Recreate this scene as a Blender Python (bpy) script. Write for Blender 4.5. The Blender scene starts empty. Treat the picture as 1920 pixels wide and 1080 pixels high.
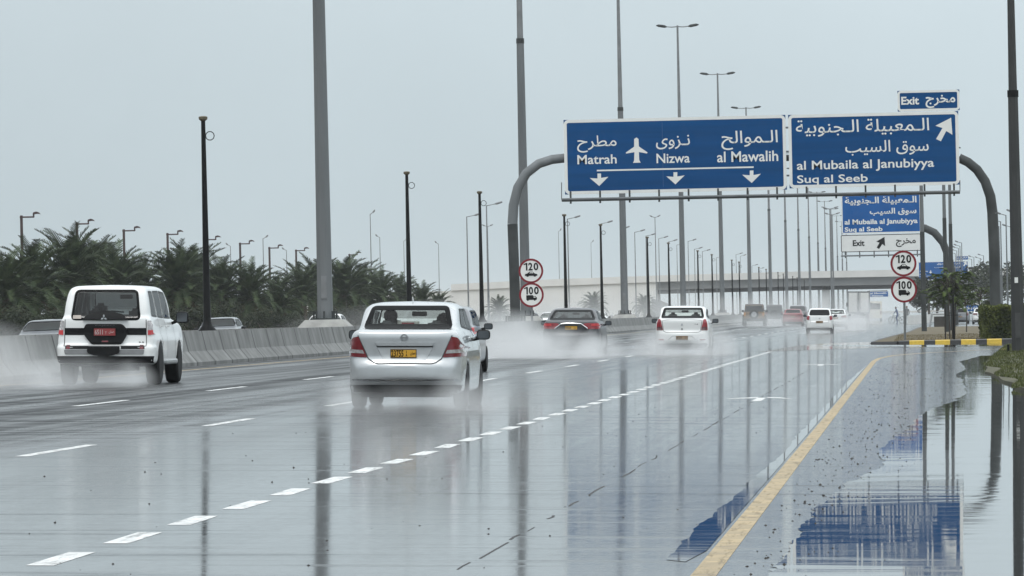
import bpy, bmesh, math, random
import numpy as np
from mathutils import Vector, Matrix
from mathutils.geometry import delaunay_2d_cdt
R = math.radians
random.seed(7)
rng = np.random.default_rng(7)
SC = bpy.context.scene
COL = SC.collection

# ------------------------------------------------------------------ camera
FPX = 11000.0            # focal length in pixels of a 1920 wide frame
CAMH = 1.40
ROLL = R(1.2)            # the hand held camera leans, and so does the road's crossfall
CF = math.tan(ROLL)      # crossfall of the carriageway, falling to the verge
_d = Vector(((1716-960)/FPX, -(580-540)/FPX, 1)).normalized()
_u = Vector((-math.sin(ROLL), math.cos(ROLL), 0)); _u.z = -(_u.x*_d.x+_u.y*_d.y)/_d.z; _u.normalize()
_x = -_d.cross(_u) if _d.cross(_u).x < 0 else _d.cross(_u)
# rows of world axes expressed in camera space (right, up, forward)
_right = Vector((_x.x, _d.x, _u.x)); _up = Vector((_x.y, _d.y, _u.y)); _fwd = Vector((_x.z, _d.z, _u.z))
cam = bpy.data.cameras.new('camera'); camo = bpy.data.objects.new('camera', cam); COL.objects.link(camo)
cam.sensor_width = 36; cam.lens = 36*FPX/1920; cam.clip_start = 1; cam.clip_end = 30000
m3 = Matrix((_right, _up, -_fwd)).transposed()
camo.matrix_world = Matrix.Translation((0, 0, CAMH)) @ m3.to_4x4()
SC.camera = camo

def W(px, py, Y):
    """pixel of the photograph -> point on the upright plane at distance Y"""
    d = _right*((px-960)/FPX) + _up*(-(py-540)/FPX) + _fwd
    t = Y/d.y
    return Vector((d.x*t, Y, CAMH+d.z*t))

def G(px, py):
    """pixel -> point on the road surface"""
    d = _right*((px-960)/FPX) + _up*(-(py-540)/FPX) + _fwd
    t = -CAMH/(d.z+CF*d.x)
    return Vector((d.x*t, d.y*t, CAMH+d.z*t))

def gz(x):
    """height of the paved surface"""
    if x > 1.2: return -CF*1.2
    if x > -19.75: return -CF*x
    return max(CF*19.75 - CF*(-19.75-x), 0.0)

# ------------------------------------------------------------------ world, sun, exposure
wd = bpy.data.worlds.new("World"); SC.world = wd; wd.use_nodes = True
N = wd.node_tree.nodes; Lk = wd.node_tree.links
SUN_EL, SUN_AZ = R(58), R(200)
bg = N['Background']; bg.inputs['Strength'].default_value = 0.1
sky = N.new('ShaderNodeTexSky'); sky.sky_type = 'NISHITA'; sky.sun_disc = False
sky.sun_elevation = SUN_EL; sky.sun_rotation = SUN_AZ; sky.dust_density = 6; sky.air_density = 1.0; sky.ozone_density = 1
tc = N.new('ShaderNodeTexCoord'); sep = N.new('ShaderNodeSeparateXYZ'); Lk.new(tc.outputs['Generated'], sep.inputs[0])
def wmath(op, a, b=None, clamp=False):
    n = N.new('ShaderNodeMath'); n.operation = op; n.use_clamp = clamp
    for i, v in enumerate((a, b)):
        if v is None: continue
        if isinstance(v, (int, float)): n.inputs[i].default_value = v
        else: Lk.new(v, n.inputs[i])
    return n.outputs[0]
rampE = N.new('ShaderNodeValToRGB'); Lk.new(sep.outputs['Z'], rampE.inputs[0])
cr = rampE.color_ramp
cr.elements[0].position = 0.0; cr.elements[0].color = (.540, .640, .685, 1)
cr.elements[1].position = 1.0; cr.elements[1].color = (1.50, 1.57, 1.62, 1)
e = cr.elements.new(0.06); e.color = (.660, .765, .815, 1)
e = cr.elements.new(0.35); e.color = (1.08, 1.18, 1.24, 1)
noi = N.new('ShaderNodeTexNoise'); noi.inputs['Scale'].default_value = 14; noi.inputs['Detail'].default_value = 7; noi.inputs['Roughness'].default_value = .55
Lk.new(tc.outputs['Generated'], noi.inputs['Vector'])
side = wmath('ADD', wmath('MULTIPLY', sep.outputs['X'], .75), 1.06)      # the cloud is thinner to the east
side = wmath('MINIMUM', wmath('MAXIMUM', side, .86), 1.22)
cl = wmath('ADD', wmath('MULTIPLY', noi.outputs['Fac'], .16), .92)
fac = wmath('MULTIPLY', wmath('MULTIPLY', side, cl), 10.0)
mul = N.new('ShaderNodeVectorMath'); mul.operation = 'SCALE'; Lk.new(rampE.outputs[0], mul.inputs[0]); Lk.new(fac, mul.inputs['Scale'])
hs = N.new('ShaderNodeHueSaturation'); hs.inputs['Saturation'].default_value = .15; Lk.new(sky.outputs[0], hs.inputs['Color'])
mx = N.new('ShaderNodeMix'); mx.data_type = 'RGBA'; mx.inputs['Factor'].default_value = .92
Lk.new(hs.outputs[0], mx.inputs['A']); Lk.new(mul.outputs[0], mx.inputs['B'])
Lk.new(mx.outputs['Result'], bg.inputs['Color'])
sl = bpy.data.lights.new('sun', 'SUN'); sl.energy = 0.8; sl.angle = R(20); sl.color = (1, .97, .93)
so = bpy.data.objects.new('sun', sl); COL.objects.link(so)
sdir = Vector((math.sin(SUN_AZ)*math.cos(SUN_EL), math.cos(SUN_AZ)*math.cos(SUN_EL), math.sin(SUN_EL)))
so.rotation_euler = (-sdir).to_track_quat('-Z', 'Y').to_euler()
vs = SC.view_settings; vs.view_transform = 'Standard'; vs.look = 'None'; vs.exposure = 0.0; vs.gamma = 1
SC.render.engine = 'CYCLES'
cy = SC.cycles
cy.use_denoising = True
cy.max_bounces = 8; cy.transparent_max_bounces = 16; cy.volume_bounces = 2
cy.diffuse_bounces = 3; cy.glossy_bounces = 4
cy.volume_step_rate = 1.5; cy.volume_max_steps = 96
cy.sample_clamp_indirect = 6
cy.caustics_reflective = False; cy.caustics_refractive = False

# ------------------------------------------------------------------ materials
MATS = {}
def mat(name, color, rough=.6, metal=0.0, var=.12, scale=6.0, coat=0.0, spec=.5, bump=0.0, bscale=40.0, emit=0.0, streak=None, coatr=.04):
    if name in MATS: return MATS[name]
    m = bpy.data.materials.new(name); m.use_nodes = True
    n = m.node_tree.nodes; l = m.node_tree.links; p = n['Principled BSDF']
    p.inputs['Roughness'].default_value = rough; p.inputs['Metallic'].default_value = metal
    p.inputs['Specular IOR Level'].default_value = spec
    p.inputs['Coat Weight'].default_value = coat; p.inputs['Coat Roughness'].default_value = coatr
    t = n.new('ShaderNodeTexCoord'); mp = n.new('ShaderNodeMapping'); l.new(t.outputs['Object'], mp.inputs[0])
    if streak: mp.inputs['Scale'].default_value = streak
    no = n.new('ShaderNodeTexNoise'); no.inputs['Scale'].default_value = scale; no.inputs['Detail'].default_value = 5
    l.new(mp.outputs[0], no.inputs['Vector'])
    r = n.new('ShaderNodeValToRGB'); l.new(no.outputs['Fac'], r.inputs[0])
    c = Vector(color[:3])
    r.color_ramp.elements[0].position = .3; r.color_ramp.elements[1].position = .7
    r.color_ramp.elements[0].color = (*(c*(1-var)), 1); r.color_ramp.elements[1].color = (*[min(v*(1+var), 1) for v in c], 1)
    l.new(r.outputs[0], p.inputs['Base Color'])
    if bump:
        b = n.new('ShaderNodeTexNoise'); b.inputs['Scale'].default_value = bscale; l.new(mp.outputs[0], b.inputs['Vector'])
        bp = n.new('ShaderNodeBump'); bp.inputs['Strength'].default_value = bump; bp.inputs['Distance'].default_value = .02
        l.new(b.outputs['Fac'], bp.inputs['Height']); l.new(bp.outputs[0], p.inputs['Normal'])
    if emit:
        l.new(r.outputs[0], p.inputs['Emission Color']); p.inputs['Emission Strength'].default_value = emit
    MATS[name] = m
    return m

def glass(name, tint, refl=1.0, rough=.02, mist=0.0):
    if name in MATS: return MATS[name]
    m = bpy.data.materials.new(name); m.use_nodes = True
    n = m.node_tree.nodes; l = m.node_tree.links; n.remove(n['Principled BSDF'])
    tr = n.new('ShaderNodeBsdfTransparent'); gl = n.new('ShaderNodeBsdfGlossy'); gl.inputs['Roughness'].default_value = rough
    fr = n.new('ShaderNodeFresnel'); fr.inputs['IOR'].default_value = 1.5
    no = n.new('ShaderNodeTexNoise'); no.inputs['Scale'].default_value = 5; rr = n.new('ShaderNodeValToRGB')
    t = n.new('ShaderNodeTexCoord'); l.new(t.outputs['Object'], no.inputs['Vector'])
    c = Vector(tint); rr.color_ramp.elements[0].color = (*(c*.93), 1); rr.color_ramp.elements[1].color = (*[min(1, v*1.07) for v in c], 1)
    l.new(no.outputs['Fac'], rr.inputs[0]); l.new(rr.outputs[0], tr.inputs['Color'])
    mu = n.new('ShaderNodeMath'); mu.operation = 'MULTIPLY'; mu.inputs[1].default_value = refl; mu.use_clamp = True; l.new(fr.outputs[0], mu.inputs[0])
    body_ = tr.outputs[0]
    if mist:
        tl = n.new('ShaderNodeBsdfTranslucent'); tl.inputs['Color'].default_value = (.90, .95, .93, 1); m2 = n.new('ShaderNodeMixShader'); m2.inputs[0].default_value = mist
        l.new(tr.outputs[0], m2.inputs[1]); l.new(tl.outputs[0], m2.inputs[2]); body_ = m2.outputs[0]
    mi = n.new('ShaderNodeMixShader'); l.new(mu.outputs[0], mi.inputs[0]); l.new(body_, mi.inputs[1]); l.new(gl.outputs[0], mi.inputs[2])
    l.new(mi.outputs[0], n['Material Output'].inputs['Surface'])
    MATS[name] = m
    return m

def leafmat(name, dark, light, scale=1.2):
    if name in MATS: return MATS[name]
    m = bpy.data.materials.new(name); m.use_nodes = True
    n = m.node_tree.nodes; l = m.node_tree.links; p = n['Principled BSDF']
    t = n.new('ShaderNodeTexCoord'); no = n.new('ShaderNodeTexNoise'); no.inputs['Scale'].default_value = scale; no.inputs['Detail'].default_value = 6
    l.new(t.outputs['Object'], no.inputs['Vector'])
    r = n.new('ShaderNodeValToRGB'); r.color_ramp.elements[0].position = .35; r.color_ramp.elements[1].position = .68
    r.color_ramp.elements[0].color = (*dark, 1); r.color_ramp.elements[1].color = (*light, 1)
    l.new(no.outputs['Fac'], r.inputs[0]); l.new(r.outputs[0], p.inputs['Base Color'])
    p.inputs['Roughness'].default_value = .6; p.inputs['Specular IOR Level'].default_value = .16
    MATS[name] = m
    return m

# ------------------------------------------------------------------ mesh helpers
class MB:
    def __init__(s): s.v = []; s.f = []; s.m = []
    def add(s, vs, fs, mi=0):
        o = len(s.v); s.v += [tuple(v) for v in vs]; s.f += [tuple(i+o for i in f) for f in fs]; s.m += [mi]*len(fs); return s
    def box(s, x0, x1, y0, y1, z0, z1, mi=0):
        v = [(x, y, z) for x in (x0, x1) for y in (y0, y1) for z in (z0, z1)]
        return s.add(v, [(0, 1, 3, 2), (4, 6, 7, 5), (0, 4, 5, 1), (2, 3, 7, 6), (0, 2, 6, 4), (1, 5, 7, 3)], mi)
    def tube(s, pts, rad, n=10, mi=0, cap=True, sq=1.0):
        pts = [Vector(p) for p in pts]; k = len(pts)
        rad = [rad]*k if isinstance(rad, (int, float)) else rad
        V = []; ref = None
        for i, p in enumerate(pts):
            t = (pts[min(i+1, k-1)]-pts[max(i-1, 0)]).normalized()
            if ref is None:
                ref = Vector((0, 0, 1)) if abs(t.z) < .9 else Vector((1, 0, 0))
            a = (ref-t*ref.dot(t)).normalized(); b = t.cross(a); ref = a
            for j in range(n):
                w = 2*math.pi*(j+.5)/n
                V.append(p+a*(math.cos(w)*rad[i])+b*(math.sin(w)*rad[i]*sq))
        F = [(i*n+j, i*n+(j+1) % n, (i+1)*n+(j+1) % n, (i+1)*n+j) for i in range(k-1) for j in range(n)]
        if cap: F += [tuple(range(n))[::-1], tuple((k-1)*n+j for j in range(n))]
        return s.add(V, F, mi)
    def prism(s, poly, y0, y1, mi=0):
        """polygon in x,z pushed along y"""
        n = len(poly)
        V = [(x, y0, z) for x, z in poly]+[(x, y1, z) for x, z in poly]
        F = [tuple(range(n)), tuple(range(2*n-1, n-1, -1))]+[(i, i+n, (i+1) % n+n, (i+1) % n) for i in range(n)]
        return s.add(V, F, mi)
    def slab(s, poly, z0, z1, mi=0):
        n = len(poly)
        z0f = z0 if callable(z0) else (lambda x, y: z0); z1f = z1 if callable(z1) else (lambda x, y: z1)
        V = [(x, y, z0f(x, y)) for x, y in poly]+[(x, y, z1f(x, y)) for x, y in poly]
        F = [tuple(range(n))[::-1], tuple(range(n, 2*n))]+[(i, (i+1) % n, (i+1) % n+n, i+n) for i in range(n)]
        return s.add(V, F, mi)
    def lathe(s, prof, axis='x', c=(0, 0, 0), n=24, mi=0):
        V = []
        for a, r in prof:
            for j in range(n):
                w = 2*math.pi*j/n
                q = (a, math.cos(w)*r, math.sin(w)*r) if axis == 'x' else ((math.cos(w)*r, a, math.sin(w)*r) if axis == 'y' else (math.cos(w)*r, math.sin(w)*r, a))
                V.append((q[0]+c[0], q[1]+c[1], q[2]+c[2]))
        k = len(prof)
        F = [(i*n+j, i*n+(j+1) % n, (i+1)*n+(j+1) % n, (i+1)*n+j) for i in range(k-1) for j in range(n)]
        F += [tuple(range(n)), tuple((k-1)*n+j for j in range(n))]
        return s.add(V, F, mi)
    def mesh(s, name, mats, smooth=False):
        me = bpy.data.meshes.new(name); me.from_pydata(s.v, [], s.f)
        for m in (mats if isinstance(mats, (list, tuple)) else [mats]): me.materials.append(m)
        if any(s.m): me.polygons.foreach_set('material_index', s.m)
        me.update()
        bm = bmesh.new(); bm.from_mesh(me); bmesh.ops.recalc_face_normals(bm, faces=bm.faces); bm.to_mesh(me); bm.free()
        if smooth:
            me.polygons.foreach_set('use_smooth', [True]*len(me.polygons))
            try: me.set_sharp_from_angle(angle=R(40))
            except Exception: pass
        return me
    def build(s, name, mats, parent=None, smooth=False):
        o = bpy.data.objects.new(name, s.mesh(name, mats, smooth)); COL.objects.link(o)
        if parent is not None: o.parent = parent
        return o

def obj(name, me, parent=None):
    o = bpy.data.objects.new(name, me); COL.objects.link(o)
    if parent is not None: o.parent = parent
    return o
def tag(o, label, cat, group=None, kind=None):
    o['label'] = label; o['category'] = cat
    if group: o['group'] = group
    if kind: o['kind'] = kind
    return o
def thing(name, label, cat, loc=(0, 0, 0), group=None, rz=0, ry=0):
    o = bpy.data.objects.new(name, None); COL.objects.link(o); o.location = loc; o.rotation_euler = (0, ry, rz)
    return tag(o, label, cat, group)
def struct(o): o['kind'] = 'structure'; return o
def copy_tree(root, loc, label=None, rz=None, scale=None):
    r = root.copy(); COL.objects.link(r); r.location = loc
    if rz is not None: r.rotation_euler.z = rz
    if scale is not None: r.scale = scale if not isinstance(scale, (int, float)) else (scale,)*3
    if label: r['label'] = label
    for ch in list(root.children):
        c = ch.copy(); COL.objects.link(c); c.parent = r
        for g in list(ch.children):
            d = g.copy(); COL.objects.link(d); d.parent = c
    return r

# ------------------------------------------------------------------ lettering
AR = {'ا': (0xFE8D, 2), 'ب': (0xFE8F, 4), 'ة': (0xFE93, 2), 'ج': (0xFE9D, 4), 'ح': (0xFEA1, 4), 'خ': (0xFEA5, 4), 'ر': (0xFEAD, 2), 'ز': (0xFEAF, 2),
      'س': (0xFEB1, 4), 'ط': (0xFEC1, 4), 'ع': (0xFEC9, 4), 'ق': (0xFED5, 4), 'ل': (0xFEDD, 4), 'م': (0xFEE1, 4), 'ن': (0xFEE5, 4), 'و': (0xFEED, 2),
      'ى': (0xFEEF, 2), 'ي': (0xFEF1, 4)}
def shape(word):
    """joined letter forms, in the order they stand on the sign from left to right"""
    out = []
    for i, c in enumerate(word):
        if c == 'ـ' or c not in AR: out.append(c); continue
        base, nf = AR[c]
        p = word[i-1] if i else ' '
        pj = p == 'ـ' or (p in AR and AR[p][1] == 4)
        q = word[i+1] if i+1 < len(word) else ' '
        nj = nf == 4 and (q == 'ـ' or q in AR)
        k = (3 if nj else 1) if pj else (2 if nj else 0)
        out.append(chr(base+k))
    return ''.join(out[::-1])
_tcache = {}
def glyphs(body, bold=0.0):
    key = (body, bold)
    if key in _tcache: return _tcache[key]
    c = bpy.data.curves.new('writing', 'FONT'); c.body = body; c.size = 1; c.offset = bold; c.resolution_u = 3
    o = bpy.data.objects.new('writing', c); COL.objects.link(o)
    bpy.context.view_layer.update()
    me = bpy.data.meshes.new_from_object(o.evaluated_get(bpy.context.evaluated_depsgraph_get()))
    v = np.array([p.co[:2] for p in me.vertices]); f = [tuple(p.vertices) for p in me.polygons]
    bpy.data.objects.remove(o); bpy.data.curves.remove(c); bpy.data.meshes.remove(me)
    v -= v.min(0); v /= v.max(0)
    _tcache[key] = (v, f)
    return v, f
def write(mb, body, x0, z0, x1, z1, y, mi=0, bold=0.0, flip=False):
    v, f = glyphs(body, bold)
    if flip: mb.add([(x1-(x1-x0)*a, y, z0+(z1-z0)*b) for a, b in v], f, mi)
    else: mb.add([(x0+(x1-x0)*a, y, z0+(z1-z0)*b) for a, b in v], f, mi)
def rrect(x0, x1, z0, z1, r, n=5):
    P = []
    for cx, cz, a0 in ((x1-r, z1-r, 0), (x0+r, z1-r, 90), (x0+r, z0+r, 180), (x1-r, z0+r, 270)):
        for k in range(n+1):
            a = R(a0+90*k/n); P.append((cx+r*math.cos(a), cz+r*math.sin(a)))
    return P
def ring(mb, A, B, y, mi=0):
    n = len(A); V = [(x, y, z) for x, z in A]+[(x, y, z) for x, z in B]
    mb.add(V, [(i, (i+1) % n, (i+1) % n+n, i+n) for i in range(n)], mi)
def flat(mb, P, y, mi=0): mb.add([(x, y, z) for x, z in P], [tuple(range(len(P)))], mi)

# ================================================================== the setting
def road_mat():
    m = bpy.data.materials.new('wet_asphalt'); m.use_nodes = True
    n = m.node_tree.nodes; l = m.node_tree.links; p = n['Principled BSDF']
    t = n.new('ShaderNodeTexCoord'); sp = n.new('ShaderNodeSeparateXYZ'); l.new(t.outputs['Object'], sp.inputs[0])
    def noise(sx, sy, sc, det=5, ro=.6):
        mp = n.new('ShaderNodeMapping'); mp.inputs['Scale'].default_value = (sx, sy, 1); l.new(t.outputs['Object'], mp.inputs[0])
        k = n.new('ShaderNodeTexNoise'); k.inputs['Scale'].default_value = sc; k.inputs['Detail'].default_value = det; k.inputs['Roughness'].default_value = ro
        l.new(mp.outputs[0], k.inputs['Vector']); return k.outputs['Fac']
    def ramp(src, *st):
        r = n.new('ShaderNodeValToRGB'); l.new(src, r.inputs[0]); e = r.color_ramp.elements
        for i, (po, c) in enumerate(st):
            if i < 2: e[i].position = po; e[i].color = (c, c, c, 1) if isinstance(c, (int, float)) else (*c, 1)
            else:
                q = e.new(po); q.color = (c, c, c, 1) if isinstance(c, (int, float)) else (*c, 1)
        return r.outputs[0]
    def M(op, a, b, c=None):
        k = n.new('ShaderNodeMath'); k.operation = op
        for i, v in enumerate((a, b, c)):
            if v is None: continue
            if isinstance(v, (int, float)): k.inputs[i].default_value = v
            else: l.new(v, k.inputs[i])
        return k.outputs[0]
    mr = n.new('ShaderNodeMapRange'); l.new(sp.outputs['X'], mr.inputs[0])
    for i, v in ((1, -17.5), (2, 3.0), (3, 0.0), (4, 1.0)): mr.inputs[i].default_value = v
    wob = M('MULTIPLY_ADD', noise(.8, .05, 1.0), .10, M('ADD', mr.outputs[0], -.05))
    base_r = ramp(wob, (0.0, .30), (1.0, .13), (.33, .25), (.45, .14), (.62, .068), (.78, .075))     # run dry by tyres on the left lanes
    lat = ramp(noise(.22, 2.2, 1.0, 6, .65), (.56, 0.0), (.70, 1.0))                  # films and ridges across the road
    lon = ramp(noise(1.5, .010, 1.0, 5, .65), (.42, 0.0), (.60, 1.0))                      # wheel tracks along it
    ax = ramp(wob, (.25, 1.0), (.55, .12))
    r1 = M('MULTIPLY_ADD', lat, .10, base_r)
    r2 = M('MULTIPLY_ADD', M('MULTIPLY', lon, ax), .16, r1)
    fine = noise(1, 1, 14, 3)
    r3 = M('MULTIPLY_ADD', M('SUBTRACT', fine, .5), .15, r2)
    l.new(M('MAXIMUM', r3, .03), p.inputs['Roughness'])
    lat2 = ramp(noise(.30, 1.7, 1.0, 9, .72), (.50, 0.0), (.62, 1.0))
    patch = ramp(noise(.10, .035, 1.0, 3), (.40, 0.0), (.62, 1.0))                    # worn, drier areas where the ridges stand out of the film
    dry = M('MULTIPLY', lat2, M('MULTIPLY_ADD', patch, .75, .2))
    lat3 = ramp(noise(.16, .95, 1.0, 9, .74), (.50, 0.0), (.63, 1.0))
    dry = M('MINIMUM', M('MULTIPLY_ADD', lat3, .62, dry), .96)
    sp1 = M('SUBTRACT', 1.0, M('MINIMUM', M('ADD', dry, M('MULTIPLY', M('MULTIPLY', lon, ax), .75)), .96))
    grain = M('MULTIPLY_ADD', noise(1, .30, 16, 6, .85), 1.3, .30)
    l.new(M('MULTIPLY', M('MULTIPLY', sp1, grain), .5), p.inputs['Specular IOR Level'])
    col = n.new('ShaderNodeMix'); col.data_type = 'RGBA'
    l.new(noise(1, 1, 3, 8, .75), col.inputs['Factor']); col.inputs['A'].default_value = (.014, .0155, .017, 1); col.inputs['B'].default_value = (.040, .043, .045, 1)
    l.new(col.outputs['Result'], p.inputs['Base Color'])
    p.inputs['IOR'].default_value = 1.30
    bp = n.new('ShaderNodeBump'); bp.inputs['Strength'].default_value = .05; bp.inputs['Distance'].default_value = .01
    l.new(noise(.5, 2.5, 3, 4), bp.inputs['Height']); l.new(bp.outputs[0], p.inputs['Normal'])
    return m
def water_mat():
    m = bpy.data.materials.new('standing_water'); m.use_nodes = True
    n = m.node_tree.nodes; l = m.node_tree.links; p = n['Principled BSDF']
    p.inputs['Base Color'].default_value = (.03, .034, .036, 1); p.inputs['Roughness'].default_value = .012; p.inputs['IOR'].default_value = 1.5
    t = n.new('ShaderNodeTexCoord'); mp = n.new('ShaderNodeMapping'); mp.inputs['Scale'].default_value = (.7, 3.0, 1); l.new(t.outputs['Object'], mp.inputs[0])
    k = n.new('ShaderNodeTexNoise'); k.inputs['Scale'].default_value = 1.6; k.inputs['Detail'].default_value = 7; k.inputs['Roughness'].default_value = .62; l.new(mp.outputs[0], k.inputs['Vector'])
    r = n.new('ShaderNodeMapRange'); l.new(k.outputs['Fac'], r.inputs[0])
    for i, v in ((1, .45), (2, .75), (3, .020), (4, .060)): r.inputs[i].default_value = v
    l.new(r.outputs[0], p.inputs['Roughness'])
    b = n.new('ShaderNodeTexNoise'); b.inputs['Scale'].default_value = 1.1; b.inputs['Detail'].default_value = 3; l.new(mp.outputs[0], b.inputs['Vector'])
    bp = n.new('ShaderNodeBump'); bp.inputs['Strength'].default_value = .020; bp.inputs['Distance'].default_value = .007
    l.new(b.outputs['Fac'], bp.inputs['Height']); l.new(bp.outputs[0], p.inputs['Normal'])
    return m
ROAD = road_mat(); WATER = water_mat()
SOIL = mat('damp_sandy_ground', (.16, .135, .10), .85, var=.3, scale=.6, bump=.3, bscale=5)
g = MB(); g.add([(-2900, -300, -.07), (2900, -300, -.07), (2900, 6900, -.07), (-2900, 6900, -.07)], [(0, 1, 2, 3)])
struct(g.build('ground', SOIL))
# asphalt, a single sheet with the crown at the median and the fall to both sides
xs = [-37, -19.75, 1.2, 60]; ys = [-20, 2600]
g = MB()
for i in range(3):
    a, b = xs[i], xs[i+1]
    g.add([(a, ys[0], gz(a)), (b, ys[0], gz(b)), (b, ys[1], gz(b)), (a, ys[1], gz(a))], [(0, 1, 2, 3)])
me = g.mesh('road', ROAD)
bm = bmesh.new(); bm.from_mesh(me); bmesh.ops.remove_doubles(bm, verts=bm.verts, dist=1e-4); bm.to_mesh(me); bm.free()
struct(obj('road', me))

PAINT = mat('worn_white_paint', (.66, .67, .66), .45, var=.18, scale=4, spec=.25)
YPAINT = mat('worn_yellow_paint', (.34, .245, .11), .45, var=.35, scale=4, spec=.45)
def wear(m, lo, hi, sx, sy):
    n = m.node_tree.nodes; l = m.node_tree.links; p = n['Principled BSDF']; out = n['Material Output']
    t = n.new('ShaderNodeTexCoord'); mp = n.new('ShaderNodeMapping'); mp.inputs['Scale'].default_value = (sx, sy, 1); l.new(t.outputs['Object'], mp.inputs[0])
    k = n.new('ShaderNodeTexNoise'); k.inputs['Scale'].default_value = 1; k.inputs['Detail'].default_value = 8; k.inputs['Roughness'].default_value = .75; l.new(mp.outputs[0], k.inputs['Vector'])
    r = n.new('ShaderNodeMapRange'); l.new(k.outputs['Fac'], r.inputs[0])
    for i, v in ((1, lo), (2, hi), (3, 0.0), (4, .95)): r.inputs[i].default_value = v
    tr = n.new('ShaderNodeBsdfTransparent'); mi = n.new('ShaderNodeMixShader'); l.new(r.outputs[0], mi.inputs[0]); l.new(p.outputs[0], mi.inputs[1]); l.new(tr.outputs[0], mi.inputs[2]); l.new(mi.outputs[0], out.inputs['Surface'])
wear(PAINT, .50, .72, 14, 1.6); wear(YPAINT, .52, .78, 16, 1.3)
def strip(mb, pts, w, dz=.0015):
    """a painted line of width w through the x,y points, lying on the road"""
    V = []; k = len(pts)
    for i, (x, y) in enumerate(pts):
        a = Vector(pts[max(i-1, 0)]); b = Vector(pts[min(i+1, k-1)]); t = (b-a).normalized(); nx, ny = t.y, -t.x
        for s in (-.5, .5):
            X = x+nx*w*s; Y = y+ny*w*s; V.append((X, Y, gz(X)+dz))
    mb.add(V, [(2*i, 2*i+1, 2*i+3, 2*i+2) for i in range(k-1)])
g = MB()
y = 22.7
while y < 206:
    strip(g, [(-4.80, y), (-4.80+random.uniform(-.02, .02), y+1.75+random.uniform(-.1, .15))], .155); y += 3.03
for k in range(40):
    y = 26.2+14.6*k; strip(g, [(-8.52, y), (-8.52, y+4.8)], .125)
for k in range(40):
    y = 36.2+16*k; strip(g, [(-12.15, y), (-12.15, y+5.6)], .125)
def arrow(mb, cx, y0):
    for poly in ([(-.07, 0), (.07, 0), (.07, 3.4), (-.07, 3.4)], [(-.07, 3.0), (-.55, 2.1), (-.42, 3.0), (-.07, 4.1)], [(.07, 3.4), (.07, 4.1), (.30, 3.7), (.50, 2.2)]):
        mb.add([(cx+a, y0+b, gz(cx+a)+.0015) for a, b in poly], [(0, 1, 2, 3)])
arrow(g, -2.45, 89.5); arrow(g, -2.4, 146)
struct(g.build('lane_markings', PAINT))
g = MB()
strip(g, [(-1.14, 20), (-1.14, 158), (-1.05, 168), (-.7, 178), (.3, 189), (2.6, 202), (5.5, 211)], .135)
strip(g, [(-16.75, 40), (-16.75, 1000)], .14)
strip(g, [(-22.6, 40), (-22.6, 1000)], .14)
struct(g.build('edge_line', YPAINT))
# the joint between two asphalt lanes, an uneven dark crack
g = MB(); y = 26.0
while y < 165:
    ln = random.uniform(.6, 2.6); x = -2.48+random.uniform(-.012, .012)
    strip(g, [(x, y), (x+random.uniform(-.015, .015), y+ln*.5), (x, y+ln)], random.uniform(.008, .022), .001); y += ln+random.uniform(.2, 2.6)
struct(g.build('asphalt_joint', mat('open_joint', (.018, .018, .018), .7, var=.4, scale=3)))

# standing water, outlines measured on the ground
_sh = {}
def shore(pts, jit, n=7):
    """outline with a ragged edge: the water line wanders with the ridges that cross the road"""
    out = []
    for a, b in zip(pts, pts[1:]+pts[:1]):
        for k in range(n):
            t = k/n; x, y = a[0]+(b[0]-a[0])*t, a[1]+(b[1]-a[1])*t
            st = max(.15, y*y*.00012); q = int(y/st); r0 = random.Random(q*7+3).uniform(-1, 1); r1 = random.Random((q+1)*7+3).uniform(-1, 1); f = y/st-q
            out.append((x+jit*((r0*(1-f)+r1*f)+.5*math.sin(y*2.1)), y))
    return out
def puddle(pts, dz=.0025, jit=.03, n=7, tail=()):
    P = shore(pts, jit, n)
    if tail: P = P[:-(n-1)]+list(tail)
    g = MB(); g.add([(x, y, gz(x)+dz) for x, y in P], [tuple(range(len(P)))])
    me = g.mesh('puddle', WATER); bm = bmesh.new(); bm.from_mesh(me); bmesh.ops.triangulate(bm, faces=bm.faces); bm.to_mesh(me); bm.free()
    return struct(obj('puddle', me))
P = [tuple(G(a, b)[:2]) for a, b in ((1440, 1079), (1480, 1030), (1520, 965), (1590, 905), (1660, 872), (1645, 846), (1700, 805), (1735, 772), (1790, 752), (1812, 738), (1806, 712), (1790, 705), (1812, 692), (1800, 678), (1840, 668), (1880, 668))]
P = [(-.9, 24)]+P+[(3.4, 170), (3.2, 24)]
puddle(P, jit=.032, n=22)
P = [tuple(G(a, b)[:2]) for a, b in ((1250, 1050), (1310, 985), (1370, 940), (1420, 890), (1470, 850), (1500, 810), (1530, 782), (1560, 748), (1590, 715), (1620, 690))]
P2 = [(-1.235, 150), (-1.235, 115), (-1.235, 80), (-1.235, 55), (-1.235, 45), (-1.235, 34), (-1.30, 32.5)]
puddle(P, jit=.02, n=16, tail=P2)
P = [tuple(G(a, b)[:2]) for a, b in ((1420, 660), (1560, 655), (1700, 651), (1900, 650), (1900, 646), (1690, 645), (1640, 641), (1560, 643), (1500, 648))]
puddle(P, jit=.05, n=3)

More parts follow.
